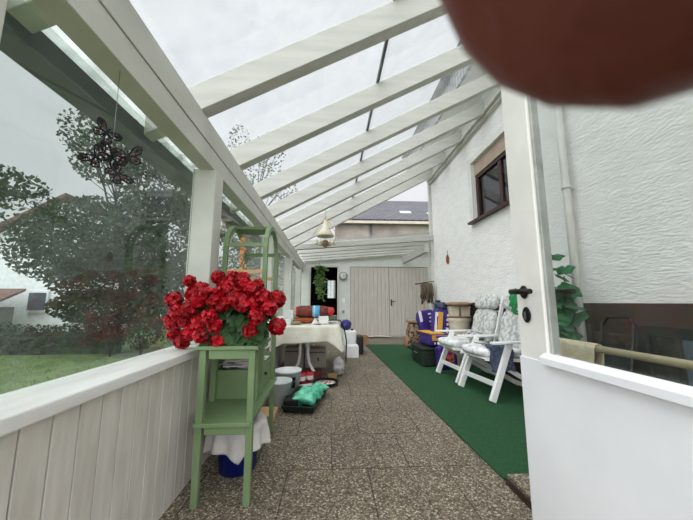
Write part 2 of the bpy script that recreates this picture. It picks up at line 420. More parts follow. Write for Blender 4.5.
# rafters
SL = .535
def zr(x): return 2.27 + SL*(x+.81)
RY = (-.6, .2, 1.0, 1.8, 2.6, 3.42, 4.22, 5.02, 5.82, 6.62)
for y in RY:
    x0, x1 = -1.165, 2.42
    struct(B().prism([(x0,zr(x0)),(x1,zr(x1)),(x1,zr(x1)+.2),(x0,zr(x0)+.2)], 1, y, y+.1).build('rafter', 'rafter', bev=.005), 'sloping white painted roof rafter')
def slab(x0, x1, dz0, dz1, y0, y1): return B().prism([(x0,zr(x0)+dz0),(x1,zr(x1)+dz0),(x1,zr(x1)+dz1),(x0,zr(x0)+dz1)], 1, y0, y1)
struct(slab(-.974, 2.44, .203, .209, -1.2, 7.0).build('ceiling', 'glass'), 'clear glass roof over the rafters')
struct(slab(-1.27, -.975, .203, .209, -1.2, 7.0).build('ceiling_edge', 'glassdirty'), 'spotted dirty glass strip at the eave')
struct(slab(.43, .46, .211, .24, -1.2, 7.0).build('trim_5', 'gutter'), 'dark glazing bar along the roof glass')
# gutter
g = B(); g.box(-1.33, -1.31, -1.2, 7.1, 2.05, 2.2); g.box(-1.31, -1.19, -1.2, 7.1, 2.05, 2.07); g.box(-1.21, -1.19, -1.2, 7.1, 2.07, 2.15)
struct(g.build('gutter', 'gutter'), 'dark box gutter along the eave')
# ledger on the house wall
g = B(); g.box(2.40, 2.5, -1.2, 7.05, 4.05, 4.21); g.box(2.38, 2.5, -1.2, 7.05, 4.01, 4.045); g.box(2.43, 2.5, -1.2, 7.05, 3.965, 4.005)
struct(g.build('trim_7', 'beam', bev=.003), 'white stepped ledger along the top of the house wall')
g = B()
for i, y in enumerate(RY): g.box(2.36, 2.44, y+.1, y+.8, 4.1, 4.2)
# lower roof over the shed end
def zs(x): return 2.27 + .08*(x+.81)
struct(B().prism([(-.82,zs(-.82)),(2.7,zs(2.7)),(2.7,zs(2.7)+.12),(-.82,zs(-.82)+.12)], 1, 7.0, 7.12).build('beam_front', 'rafter', bev=.004), 'white front beam of the lower end roof')
for y in (7.62, 8.12, 8.62, 9.1):
    struct(B().prism([(-.82,zs(-.82)),(3.2,zs(3.2)),(3.2,zs(3.2)+.14),(-.82,zs(-.82)+.14)], 1, y, y+.09).build('rafter_low', 'rafter', bev=.004), 'white crosswise rafter of the lower end roof')
struct(B().prism([(-1.1,zs(-1.1)+.2),(3.6,zs(3.6)+.2),(3.6,zs(3.6)+.206),(-1.1,zs(-1.1)+.2+.006)], 1, 7.0, 9.4).build('ceiling_low', 'glass'), 'glass of the lower end roof')
struct(B().box(2.26, 2.36, 7.0, 9.24, 2.24, 2.44).build('beam_cross', 'rafter', bev=.004), 'white lengthwise beam under the lower end roof')
# far wall with dark doorway and double gate
w = B(); w.box(-1.0,-.60,9.24,9.36,0,2.7); w.box(-.60,.22,9.24,9.36,2.12,2.7); w.box(.22,.62,9.24,9.36,0,2.7); w.box(.62,3.05,9.24,9.36,2.14,2.7); w.box(3.05,3.9,9.24,9.36,0,2.7)
struct(w.build('wall_back', 'shedwhite'))
struct(B().box(3.3,3.4,7.13,9.24,0,2.6).build('wall_side', 'shedwhite'))
g = B(); g.box(-.66,-.60,9.2,9.25,0,2.18); g.box(.22,.27,9.2,9.25,0,2.18); g.box(-.60,.22,9.2,9.25,2.12,2.18)
struct(g.build('trim_8', 'beam'), 'white frame of the dark doorway')
# dark room beyond the doorway
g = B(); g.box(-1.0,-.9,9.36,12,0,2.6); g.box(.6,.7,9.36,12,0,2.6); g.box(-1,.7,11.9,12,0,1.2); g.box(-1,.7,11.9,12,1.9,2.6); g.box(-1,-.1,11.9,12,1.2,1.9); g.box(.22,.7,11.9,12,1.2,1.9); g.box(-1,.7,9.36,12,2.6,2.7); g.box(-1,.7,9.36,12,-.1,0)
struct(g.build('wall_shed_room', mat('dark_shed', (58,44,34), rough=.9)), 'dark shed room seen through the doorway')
struct(B().box(-.2,.25,11.94,11.95,1.2,1.9).box(.01,.04,11.92,11.94,1.2,1.9).build('window_8', 'pane'), 'small bright window at the back of the dark shed')
for i, (x0, x1) in enumerate(((.625,1.818),(1.828,3.045))):
    d = thing('door_%d' % (i+2), ((x0+x1)/2, 9.27, .02), '', 'door'); del d['category']; d['kind'] = 'structure'
    d['label'] = ('left leaf of the pale boarded double gate', 'right leaf of the pale boarded double gate with black handle')[i]
    B().box(x0,x1,9.275,9.31,.03,2.13).build('backing', 'groove', d)
    b = B(); x = x0; wd = (x1-x0)/10
    for k in range(10): b.box(x+.003, x+wd-.003, 9.255, 9.276, .03, 2.13); x += wd
    b.build('board', 'gatewood', d, bev=.003)
    if i == 1:
        h = B().box(1.87,1.905,9.245,9.256,.93,1.13).build('lock_plate', 'iron', d)
        B().tube([(1.888,9.25,1.07),(1.888,9.2,1.07),(2.0,9.2,1.07)], .011, 8).build('lever', 'iron', h)
struct(B().box(.62, 3.05, 9.0, 9.255, .001, .03).build('trim_9', 'gravelcurb'), 'concrete threshold in front of the double gate')

# ------------------------------------------------------------------ the open half-glazed door (parallel to the passage)
d = thing('door_1', (.80,.30,.05), 'open white half-glazed door with black lever handle', 'door'); del d['category']; d['kind'] = 'structure'
X0, X1, Y0, Y1 = .78, .825, .30, 1.226
B().box(X0,X1,Y1-.155,Y1,.05,2.13).build('stile', 'stile', d, bev=.004)
B().box(X0,X1,Y0,Y0+.13,.05,2.13).build('stile', 'stile', d, bev=.004)
B().box(X0,X1,Y0+.13,Y1-.155,2.02,2.13).build('top_rail', 'stile', d, bev=.003)
B().box(X0+.012,X1,Y0+.13,Y1-.155,.05,.85).build('lower_panel', 'door', d)
B().box(X0-.006,X0+.0,Y0,Y1,.06,.835).build('cover_sheet', 'door', d, bev=.002)
B().prism([(X0-.03,.832),(X0+.01,.832),(X0+.01,.868),(X0-.012,.868),(X0-.03,.856)], 1, Y0, Y1-.02-.13).build('ledge', 'door', d, bev=.002)
g = B(); g.box(X0+.010,X1-.004,Y1-.168,Y1-.155,.868,2.02); g.box(X0+.010,X1-.004,Y0+.13,Y0+.16,.868,2.02)
g.build('glazing_bead', 'gutter' if False else mat('grey_bead', (176,178,172), (150,150,144), 12, .6), d, bev=.002)
B().box(X0+.014,X0+.02,Y0+.16,Y1-.168,.85,2.02).build('glass_pane', 'panedoor', d)
def side(sx, xs):
    h = B().sell((xs+sx*.005, 1.17, 1.09), (.012,.052,.052), e=.9, nu=24).build('handle_rose', 'iron', d)
    B().tube([(xs,1.17,1.09),(xs+sx*.055,1.17,1.09),(xs+sx*.06,1.165,1.09),(xs+sx*.06,1.05,1.088)], [.010,.010,.011,.010], 12).build('lever', 'iron', h)
side(-1, X0-.000); side(1, X1)
k = B().sell((X0-.004,1.165,1.0), (.012,.05,.062), e=.9, nu=24).build('keyhole_plate', 'iron', d)
B().obox((X0-.0105,1.165,.997), (.004,.009,.03)).build('key_slot', 'metal', k)
struct(B().box(.775,.93,.12,.285,0,2.6).build('trim_10', 'beam'), 'white door jamb post')

# ------------------------------------------------------------------ rail with towel beyond the door
t = thing('handrail', (1.5,1.45,0), 'round wooden handrail on two posts behind the glazed door', 'rail')
B().tube([(1.5,.6,.79),(1.5,2.05,.79)], .019, 14).build('rail', 'pole', t)
for y in (.75, 2.0): B().tube([(1.5,y,.012),(1.5,y,.775)], .014, 10).build('post', 'pole', t)
def towel(u, v):
    y = 1.66+.33*u+.01*sin(v*9)
    if v < .45: return Vector((1.474-.012*sin(u*9)*(.45-v)*2, y, .52+.26*v/.45))
    if v < .55: a = pi*(v-.45)/.1; return Vector((1.5-.026*cos(a), y, .79+.026*sin(a)))
    return Vector((1.526+.012*sin(u*8)*(v-.55)*2, y, .78-.30*(v-.55)/.45))
tag(B().grid(towel, 16, 40).build('towel', 'towel', solid=.006), 'beige stained towel hanging over the wooden handrail', 'towel')
# folded black chair near the plinth
t = thing('folding_chair', (2.3,2.42,0), 'folded black metal chair leaning on the brown plinth', 'chair')
for dy in (-.13, .15):
    B().tube([(2.22,2.42+dy,.01),(2.40,2.42+dy,.88)], .012).build('leg', 'black', t)
B().tube([(2.40,2.29,.86),(2.41,2.33,.92),(2.41,2.52,.92),(2.40,2.57,.86)], .012).build('back_rail', 'black', t)
B().obox((2.33,2.43,.62), (.02,.26,.2), (0,R(12),0)).build('backrest', 'black', t, bev=.004)
B().obox((2.285,2.43,.46), (.02,.27,.03), (0,R(12),0)).build('seat', 'plastic', t, bev=.004)

# ------------------------------------------------------------------ white recliners with cushions
def recliner(label):
    t = thing('garden_recliner', (0,0,0), label, 'chair', 'white plastic recliners along the house wall')
    for sy in (-1, 1):
        B().bar((-.35,sy*.30,.012),(-.10,sy*.30,.60), .04, .068, (1,0,.4)).build('leg', 'plastic', t, bev=.006)
    for sy in (-1, 1):
        B().bar((.42,sy*.255,.012),(-.26,sy*.255,.41), .03, .05).build('leg', 'plastic', t, bev=.006)
    B().bar((-.285,-.28,.175),(-.285,.28,.175), .02, .055).build('spreader', 'plastic', t, bev=.004)
    B().bar((.33,-.25,.06),(.33,.25,.06), .02, .05).build('spreader', 'plastic', t, bev=.004)
    for sy in (-1, 1):
        B().prism([(-.34,sy*.33-.03),(-.30,sy*.33-.038),(.1,sy*.33-.03),(.3,sy*.33-.02),(.3,sy*.33+.02),(.1,sy*.33+.03),(-.30,sy*.33+.038),(-.34,sy*.33+.03)], 2, .595, .62).build('armrest', 'plastic', t, bev=.006)
    b = B(); b.bar((-.36,-.24,.43),(.2,-.24,.395), .035, .035); b.bar((-.36,.24,.43),(.2,.24,.395), .035, .035)
    for k in range(9): b.bar((-.34+k*.062,-.24,.431-k*.004),(-.34+k*.062,.24,.431-k*.004), .045, .014)
    b.build('seat', 'plastic', t, bev=.003)
    b = B()
    for sy in (-1, 1): b.bar((.19,sy*.25,.38),(.40,sy*.25,1.12), .03, .045, (1,0,0))
    for k in range(8): b.bar((.225+k*.025,-.25,.47+k*.088),(.225+k*.025,.25,.47+k*.088), .012, .05, (1,0,.3))
    b.build('backrest', 'plastic', t, bev=.003)
    a = R(90-15.8)
    def tuft(p):
        k = 1-.32*(math.exp(-((p.x/.02)**2)) + math.exp(-(((p.x-.17)/.02)**2)) + math.exp(-(((p.x+.17)/.02)**2)))
        return Vector((p.x, p.y*(1-.04*(1-k)), p.z*k))
    B().sell((.225,0,.70), (.50,.50,.12), (0,-a,0), .42, 36, 12, tuft).build('back_cushion', 'cushion', t)
    B().sell((.302,0,1.04), (.22,.50,.15), (0,-a,0), .55, 30, 12).build('head_cushion', 'cushion', t)
    def tuft2(p):
        k = 1-.3*(math.exp(-(((p.x-.1)/.02)**2)) + math.exp(-(((p.x+.1)/.02)**2)))
        return Vector((p.x, p.y, p.z*k))
    B().sell((-.11,0,.478), (.58,.50,.11), (0,R(3),0), .45, 36, 12, tuft2).build('seat_cushion', 'seatcush', t)
    return t
c1 = recliner('white recliner with grey floral cushion nearest the purple bags')
c2 = copy_tree(c1); c2['label'] = 'white recliner with grey floral cushion nearest the open door'
c1.location = (1.96,4.24,.011); c1.rotation_euler.z = R(4)
c2.location = (2.00,3.54,.011); c2.rotation_euler.z = R(7)
# things on the recliners
def cloth_heap(name, m, c, size, label, cat, seed=0, h=.05, group=None):
    rnd = random.Random(seed); ph = [rnd.uniform(0, 6) for _ in range(6)]
    def fn(p):
        return Vector((p.x*(1+.12*sin(p.y*40+ph[0])), p.y*(1+.1*sin(p.x*35+ph[1])), p.z*(1+.3*sin(p.x*50+ph[2])*cos(p.y*45+ph[3]))))
    return tag(B().sell((c[0],c[1],c[2]+size[2]/2), size, (0,0,rnd.uniform(-.4,.4)), .7, 28, 14, fn).build(name, m), label, cat, group)
cloth_heap('folded_cloth', 'mag', (2.0,4.2,.545), (.22,.30,.09), 'crumpled grey and blue patterned cloth on the farther recliner', 'cloth', 2)
o = B().obox((1.80,4.24,.543), (.2,.28,.012), (0,R(3),R(14))).obox((1.82,4.22,.556), (.19,.26,.010), (0,R(3),R(-8))).build('newspaper', 'paper'); tag(o, 'folded newspaper on the front of the farther recliner', 'newspaper')
o = B().obox((1.84,3.62,.545), (.26,.2,.012), (0,R(3),R(20))).build('newspaper', 'paper'); tag(o, 'folded newspaper on the seat of the recliner nearest the open door', 'newspaper')
o = B().obox((1.83,3.62,.556), (.03,.18,.008), (0,R(3),R(35))).build('spectacle_case', 'black'); tag(o, 'slim black case lying on the newspaper', 'case')
def dc(u, v):
    y = 3.25+.26*u
    if v < .5: return Vector((1.98-.56*v*.6, y, .548+.004*sin(u*9)))
    k = (v-.5)/.5
    return Vector((1.76+.06*u-.06*k+.01*sin(u*22)*k, y-.0*k, .545-.19*k-.03*sin(u*7)*k))
o = B().grid(lambda u, v: (lambda x, y, z: Vector((x, y, z)))(*( (1.72+.26*u+.01*sin(v*15), 3.42-.165*min(v,.38)/.38-.03*max(0,v-.38), .572-.006*sin(u*12) if v < .38 else .568-.40*(v-.38)-.01*sin(u*14)) )), 18, 22).build('blue_cloth', 'denim', solid=.008)
tag(o, 'dark blue cloth hanging off the side of the nearer recliner seat', 'cloth')
# green bag slung on the nearer recliner back
o = crump((2.27,3.54,1.03), (.15,.36,.30), 17, .28, .8).build('carrier_bag', 'gbag2')
tag(o, 'green and white plastic bag on the backrest of the nearer recliner', 'bag')
# footstool + plant
t = thing('footstool', (2.08,2.72,.011), 'low white plastic stool with splayed legs behind the open door', 'stool')
B().obox((2.1,2.72,.355), (.34,.34,.03)).build('top', 'plastic', t, bev=.008)
for sx in (-1, 1):
    for sy in (-1, 1): B().bar((2.1+sx*.19,2.72+sy*.17,.015),(2.1+sx*.13,2.72+sy*.13,.345), .035, .035).build('leg', 'plastic', t, bev=.004)
t = thing('potted_plant', (2.1,2.72,.37), 'tall broad-leaved green plant in a pot behind the door glass', 'plant')
B().lathe([(0,0),(.10,0),(.14,.24),(.15,.25),(.15,.27),(.13,.27),(.12,.22),(0,.22)], (2.1,2.72,.371)).build('pot', 'leafp', t)
st = B(); tips = []
for k, (ax, ay, h) in enumerate(((-.12,.0,1.0),(.0,.05,.85),(.08,-.06,.7),(-.05,-.1,.55),(.16,.08,.5))):
    pts = [(2.1+ax*(i/5)**1.3+.02*sin(i*1.7+k), 2.72+ay*(i/5), .59+h*i/5) for i in range(6)]
    st.tube(pts, [.012-.0015*i for i in range(6)], 6); tips += pts[1:]
st.build('stem', 'bark', t)
def broad_leaf(b, c, r, n):
    n = Vector(n).normalized(); a = n.orthogonal().normalized(); q = n.cross(a); vs = [Vector(c)]
    K = 20
    for i in range(K):
        th = 2*pi*i/K; rr = r*(1+.14*cos(5*th)) * (.35 if i == 0 else 1)
        vs.append(Vector(c)+(a*cos(th)+q*sin(th))*rr - n*rr*rr*1.2)
    b._add(vs, [(0, 1+i, 1+(i+1)%K) for i in range(K)], True)
b = B(); rnd = random.Random(5)
for p in tips:
    for _ in range(3):
        broad_leaf(b, (p[0]+rnd.uniform(-.13,.13), p[1]+rnd.uniform(-.12,.12), p[2]+rnd.uniform(-.04,.06)), rnd.uniform(.055,.095), (rnd.uniform(-.8,.3), rnd.uniform(-.9,.2), .7))
b.build('leaves', 'leafp', t, solid=.001)

# ------------------------------------------------------------------ heap by the wall: crate, bags, pots, trolley
t = thing('storage_crate', (1.72,5.27,.011), 'dark green plastic box on the turf in front of the purple bags', 'box')
B().box(1.5,1.95,4.95,5.6,.012,.27).build('body', 'boxgreen', t, bev=.02)
B().box(1.485,1.965,4.935,5.615,.27,.31).build('lid', 'boxgreen', t, bev=.012)
B().tube([(1.49,5.2,.2),(1.47,5.2,.2),(1.47,5.35,.2),(1.49,5.35,.2)], .008).build('handle', 'metal', t)
def bag(name, label, c, size, rot, bands, group='purple soil bags'):
    t = thing(name, (c[0],c[1],c[2]-size[2]/2), label, 'bag', group)
    def cr(p): return Vector((p.x*(1+.05*sin(p.z*25+c[0]*9)), p.y*(1+.04*sin(p.z*18)), p.z))
    B().sell(c, size, rot, .28, 34, 18, cr).build('sack', 'purple', t)
    m = Matrix.Translation(c) @ Euler(rot).to_matrix().to_4x4()
    for nm, mt, pc, ps in bands:
        B().box(pc[0]-ps[0]/2,pc[0]+ps[0]/2,pc[1]-ps[1]/2,pc[1]+ps[1]/2,pc[2]-ps[2]/2,pc[2]+ps[2]/2, m).build(nm, mt, t, bev=.001)
    return t
def glyphs(x, zs, y0, n, w, mt='white'):
    return [('print', mt, (x, y0-i*w*1.6, zs), (.006, w, w*1.3 if i % 3 else w*1.9)) for i in range(n)]
# lying sack with yellow band on the crate
bag('soil_bag', 'purple bag with wide yellow band lying on the dark green box', (1.80,5.22,.43), (.36,.60,.22), (0,0,R(4)),
    [('band', 'yellow', (-.06,0,.105), (.24,.56,.02)), ('band', 'yellow', (-.0,-.298,.04), (.33,.016,.085))] +
    [('print', 'white', (-.12+k*.05,-.303,-.045), (.022,.012,.04 if k % 2 else .03)) for k in range(6)])
bag('soil_bag', 'purple bag with white edge standing tilted farthest from the camera', (1.84,5.70,.60), (.34,.17,.60), (R(-4),R(-9),R(6)),
    [('print', 'white', (-.13,-.09,.2), (.05,.02,.2))] + [('print', 'white', (.05,-.098,.22-k*.07), (.04 if k % 2 else .06,.01,.03)) for k in range(4)])
bag('soil_bag', 'purple bag with a yellow stripe and white lettering standing upright', (2.0,5.30,.62), (.42,.2,.62), (0,R(6),0),
    [('band', 'yellow', (-.10,-.097,.0), (.085,.012,.5)), ('band', 'white', (-.165,-.092,.0), (.05,.012,.48))] +
    [('print', 'white', (.03,-.099,.2-k*.075), (.05 if k % 2 else .035,.008,.04)) for k in range(5)] +
    [('print', 'white', (.12,-.096,.18-k*.08), (.03 if k % 2 else .045,.008,.035)) for k in range(4)])
bag('soil_bag', 'small purple bag with magenta flower print on the turf', (1.83,4.80,.19), (.30,.16,.35), (R(-6),0,R(8)),
    [('print', 'magenta', (.02,-.078,.02), (.14,.012,.18)), ('print', 'yellow', (-.08,-.074,-.07), (.06,.012,.05))])
t = thing('canister', (1.94,5.62,.9), 'dark blue canister with screw cap on top of the purple bags', 'canister')
t.location = (1.99,5.33,.93); ORG[t.name] = Vector((1.99,5.33,.93))
B().lathe([(0,0),(.12,0),(.125,.02),(.125,.08),(.10,.11),(.04,.12),(0,.12)], (1.99,5.33,.93)).build('body', 'bluegrey', t)
B().lathe([(0,0),(.045,0),(.045,.035),(0,.035)], (1.93,5.33,1.048)).build('cap', 'bluegrey', t)
# pots
tag(B().box(2.04,2.44,5.0,5.45,.012,.32).build('carton', 'carton', bev=.004), 'brown cardboard box under the stacked cream pots', 'box')
t = thing('plant_pot', (2.24,5.2,.32), 'large ribbed cream pot standing on the brown cardboard box', 'pot', 'stacked cream pots')
prof = [(0,0),(.14,0),(.15,.02)]+[(.15+.0018*k+(.003 if k % 2 else 0), .02+k*.022) for k in range(17)]+[(.205,.42),(.205,.46),(.19,.46),(.18,.42),(0,.42)]
B().lathe(prof, (2.24,5.2,.32), 36).build('body', 'cream', t)
tag(B().lathe([(0,0),(.20,0),(.225,.02),(.22,.026),(0,.026)], (2.24,5.2,.78), 36).build('plant_saucer', 'terrac'), 'brown saucer lying on the large cream pot', 'saucer')
for i, (x, l) in enumerate(((2.14,'small cream square pot on the saucer, farther from the wall'),(2.33,'small cream square pot on the saucer, nearer the wall'))):
    t = thing('square_pot', (x,5.2,.81), l, 'pot', 'stacked cream pots')
    B().prism([(x-.075,.807),(x+.075,.807),(x+.085,.97),(x-.085,.97)], 1, 5.11, 5.29).build('body', 'cream', t, bev=.01)
    B().box(x-.09,x+.09,5.10,5.30,.955,.975).build('rim', 'cream', t, bev=.004)
tag(B().lathe([(0,0),(.17,0),(.235,.035),(.22,.06),(.13,.075),(0,.078)], (2.24,5.2,.976), 36).build('basin', 'terrac'), 'brown upturned bowl on top of the small cream pots', 'bowl')
tag(B().box(1.99,2.1,4.72,4.96,.012,.5).build('carton', 'cartonw', bev=.004), 'narrow pale carton between purple bag and recliner', 'box')
# trolley
t = thing('shopping_trolley', (1.60,5.85,.011), 'brown patterned shopping trolley with metal handle beside the green box', 'trolley')
B().sell((1.61,5.86,.40), (.26,.28,.50), (0,R(6),0), .45, 26, 16, lambda p: Vector((p.x*(1+.06*sin(p.z*30)), p.y*(1+.06*cos(p.z*26)), p.z))).build('bag', 'wicker', t)
B().sell((1.62,5.86,.67), (.27,.29,.08), (0,R(8),0), .6).build('flap', 'terrac', t)
B().sell((1.49,5.86,.30), (.09,.2,.22), (0,R(6),0), .5).build('front_pocket', 'carton', t)
B().tube([(1.74,5.76,.1),(1.76,5.76,.72),(1.74,5.78,.78),(1.74,5.95,.78),(1.76,5.97,.72),(1.74,5.97,.1)], .011).build('handle', 'metal', t)
for y in (5.69, 6.00): B().tube([(1.72,y,.092),(1.72,y+.03,.092)], .08, 20).build('wheel', 'black', t)
# mop / brooms against wall
t = thing('mop', (2.3,6.75,.0), 'upright mop with grey-brown strands standing against the house wall corner', 'mop')
B().tube([(2.10,6.9,.011),(2.22,6.97,1.5)], .012).build('handle', 'tanwood', t)
B().tube([(1.98,6.9,1.46),(2.2,6.93,1.5),(2.44,6.96,1.53)], .012).build('crossbar', 'bark', t)
b = B(); rnd = random.Random(4)
for k in range(46):
    u = rnd.random(); x = 2.10+.30*u; y = 6.93+rnd.uniform(-.03,.03); l = rnd.uniform(.3,.5)
    b.tube([(x,y,1.49),(x+rnd.uniform(-.02,.02),y+rnd.uniform(-.02,.02),1.49-l*.5),(x+rnd.uniform(-.03,.03),y+rnd.uniform(-.03,.03),1.49-l)], .011, 5)
b.build('strands', 'straw', t)
# ornament on house wall
t = thing('wall_ornament', (2.49,6.19,1.9), 'small orange clay face ornament hanging on the white stucco', 'ornament')
B().sell((2.485,6.19,1.95), (.03,.15,.2), e=.9).build('face', 'loaf', t)
B().tube([(2.49,6.19,2.04),(2.49,6.19,2.14)], .004, 6).build('cord', 'black', t)
# ------------------------------------------------------------------ hanging things
t = thing('wall_clock', (.40,9.22,1.84), 'round white wall clock beside the dark doorway', 'clock')
rot = Matrix.Rotation(R(90),4,'X')
def disc(name, m, r, y, th, parent, ring=0):
    o = B().lathe([(ring,0),(r,0),(r,th),(ring,th)] if ring else [(0,0),(r,0),(r,th),(0,th)], (0,0,0), 36).build(name, m)
    o.parent = parent; o.location = (0,y,0); o.rotation_euler = (R(90),0,0); return o
disc('face', 'ceramicclock', .115, 0.0, .012, t); disc('rim', 'metal', .13, .005, .03, t, .112)
B().bar((.40,9.203,1.84),(.44,9.203,1.88), .008, .004, (0,1,0)).build('hour_hand', 'black', t)
B().bar((.40,9.200,1.84),(.39,9.200,1.93), .006, .004, (0,1,0)).build('minute_hand', 'black', t)
b = B()
for k in range(12): a = k*pi/6; b.obox((.40+.095*sin(a),9.206,1.84+.095*cos(a)), (.006,.003,.014), (0,a,0))
b.build('hour_marks', 'black', t)
tag(B().box(.37,.45,9.225,9.24,1.02,1.16).build('light_switch', 'plastic', bev=.004), 'white double light switch on the far wall below the clock', 'switch')
tag(B().box(.36,.44,9.21,9.24,.72,.80).build('socket', 'metal', bev=.004), 'grey wall socket near the table on the far wall', 'socket')
# bell shaped lantern
t = thing('hanging_lantern', (-.09,5.07,1.95), 'cream bell-shaped ornament hanging from a rafter over the passage', 'ornament')
cx, cy = -.09, 5.07
B().tube([(cx,cy,2.66),(cx,cy,2.40)], .004, 6).build('chain', 'metal', t)
B().lathe([(.0,.40),(.02,.39),(.05,.34),(.07,.25),(.12,.19),(.17,.12),(.16,.10),(.06,.11),(0,.11)], (cx,cy,2.06), 24, .9, .9).build('bell_shade', 'cream', t)
for sx in (-1, 1): B().tube([(cx,cy,2.52),(cx+sx*.22,cy,2.17)], .006, 6).build('strut', 'tanwood', t)
for k in range(6):
    a = k*pi/3; x, y = cx+.15*cos(a), cy+.15*sin(a)
    B().lathe([(0,.09),(.012,.08),(.02,.03),(.035,0),(.03,0),(0,.02)], (x,y,2.03), 10).build('small_bell', 'cream', t)
B().lathe([(0,.0),(.03,.01),(.06,.05),(.07,.09),(.03,.13),(0,.14)], (cx,cy,1.97), 18).build('bottom_bowl', 'terrac', t)
# hanging plant
t = thing('hanging_plant', (-.27,8.17,1.0), 'leafy green plant hanging from the end roof before the dark doorway', 'plant')
cx, cy = -.27, 8.17
B().lathe([(0,0),(.07,0),(.11,.13),(.115,.14),(.1,.14),(0,.12)], (cx,cy,1.80), 20).build('pot', 'leafg', t)
for k in range(3):
    a = k*2*pi/3; B().tube([(cx+.11*cos(a),cy+.11*sin(a),1.94),(cx,cy,2.30)], .003, 5).build('cord', 'metal', t)
b = B(); rnd = random.Random(9)
def hang_leaf(p, L_, d):
    d = Vector(d).normalized(); a = d.orthogonal().normalized(); a.rotate(Matrix.Rotation(rnd.random()*6.28,3,d)); w = L_*.3
    b._add([p, p+d*L_*.4+a*w, p+d*L_+Vector((0,0,-L_*.25)), p+d*L_*.4-a*w], [(0,1,2,3)], True)
for k in range(13):
    a = rnd.uniform(0,2*pi); r1 = rnd.uniform(.04,.22); L_ = rnd.uniform(.35,.95); n = 20
    for q in range(n):
        u = q/n; p = Vector((cx+r1*cos(a)*(.4+.6*u)+.03*sin(q), cy+r1*sin(a)*(.4+.6*u), 1.97-L_*u))
        for _ in range(2): hang_leaf(p, rnd.uniform(.06,.12), (rnd.uniform(-1,1), rnd.uniform(-1,1), rnd.uniform(-.6,.6)))
for k in range(60):
    a = rnd.uniform(0,2*pi); hang_leaf(Vector((cx+.06*cos(a),cy+.06*sin(a),1.95)), rnd.uniform(.1,.2), (cos(a),sin(a),rnd.uniform(-.2,1)))
b.build('foliage', 'leafh', t)
# butterfly mobile
t = thing('butterfly_mobile', (-.83,1.15,1.5), 'dark metal butterfly mobile hanging from the eave beam on a thread', 'mobile')
B().tube([(-.86,1.15,1.985),(-.855,1.15,1.63)], .0012, 5).build('thread', 'metal', t)
def butterfly(c, s, rot):
    m = Matrix.Translation(c) @ Euler(rot).to_matrix().to_4x4()
    body = B(); body.sell((0,0,0), (.012*s*8,.012*s*8,.1*s*9), e=1, nu=10, nv=8)
    bmesh.ops.transform(body.bm, matrix=m, verts=body.bm.verts)
    o = body.build('body', 'ornblack', t)
    for sx in (-1, 1):
        w = B()
        up = [(0,.01),(.25,.34),(.5,.5),(.72,.46),(.74,.28),(.6,.08),(.3,-.02)]
        lo = [(0,-.02),(.32,-.06),(.52,-.2),(.5,-.4),(.3,-.52),(.12,-.34)]
        for out, ring in ((up, 1), (lo, 1)):
            pts = [m @ Vector((sx*u*s, .02*s*(u*3), v*s)) for u, v in out]
            w.tube(pts+[pts[0]], .0035, 5, False)
            ce = sum(pts, Vector())/len(pts)
            for q in pts[1:]: w.tube([ce, q], .002, 4, False)
        tip = [m @ Vector((sx*u*s, .02*s*(u*3), v*s)) for u, v in ((.45,.3),(.5,.5),(.72,.46),(.74,.28))]
        nn = m.to_3x3() @ Vector((0,.003,0))
        w._add([p-nn for p in tip]+[p+nn for p in tip], [(0,1,2,3),(7,6,5,4),(0,4,5,1),(1,5,6,2),(2,6,7,3),(3,7,4,0)])
        w.build('wing', 'ornblack', o)
        g = B(); ce = m @ Vector((sx*.3*s,.02*s,-.2*s)); g.sell(ce, (.16*s,.012,.16*s), e=1, nu=10, nv=6)
        ce = m @ Vector((sx*.33*s,.02*s,.2*s)); g.sell(ce, (.13*s,.012,.13*s), e=1, nu=10, nv=6)
        g.build('wing_spot', 'ornred', o)
for c, s, rot in (((-.885,1.15,1.71),.065,(.2,.5,R(60))), ((-.93,1.17,1.62),.065,(.3,-.9,R(30))), ((-.855,1.15,1.61),.075,(.1,.35,R(70))), ((-.785,1.14,1.61),.07,(.2,-.2,R(10))), ((-.83,1.16,1.545),.065,(-.2,.9,R(30)))):
    butterfly(c, s, rot)
b = B()
for p in ((-.885,1.15,1.72),(-.93,1.17,1.62),(-.775,1.14,1.61),(-.83,1.16,1.54)): b.tube([(-.855,1.15,1.63), p], .0012, 4)
b.build('wire', 'ornblack', t)

# ------------------------------------------------------------------ green plant stand
t = thing('plant_stand', (-.6,2.2,0), 'sage green wooden plant stand with arched rack at the left wall', 'stand')
for x in (-.712, -.446): B().box(x,x+.036,1.735,1.771,0,.79).build('leg', 'green', t, bev=.004)
for x in (-.775, -.505): B().box(x,x+.035,2.08,2.115,.414,.79).build('post', 'green', t, bev=.003)
B().prism([(-.73,1.72),(-.39,1.72),(-.40,2.13),(-.785,2.13)], 2, .79, .81).build('top_board', 'green', t, bev=.004)
B().box(-.66,-.445,1.735,1.757,.74,.79).build('apron', 'green', t, bev=.002)
B().prism([(-.715,1.722),(-.42,1.722),(-.45,2.72),(-.775,2.72),(-.775,1.95)], 2, .392, .414).build('long_shelf', 'green', t, bev=.003)
B().box(-.66,-.445,1.733,1.75,.352,.392).build('apron', 'green', t, bev=.002)
B().bar((-.452,1.775,.372),(-.472,2.66,.372), .018, .04).build('apron', 'green', t)
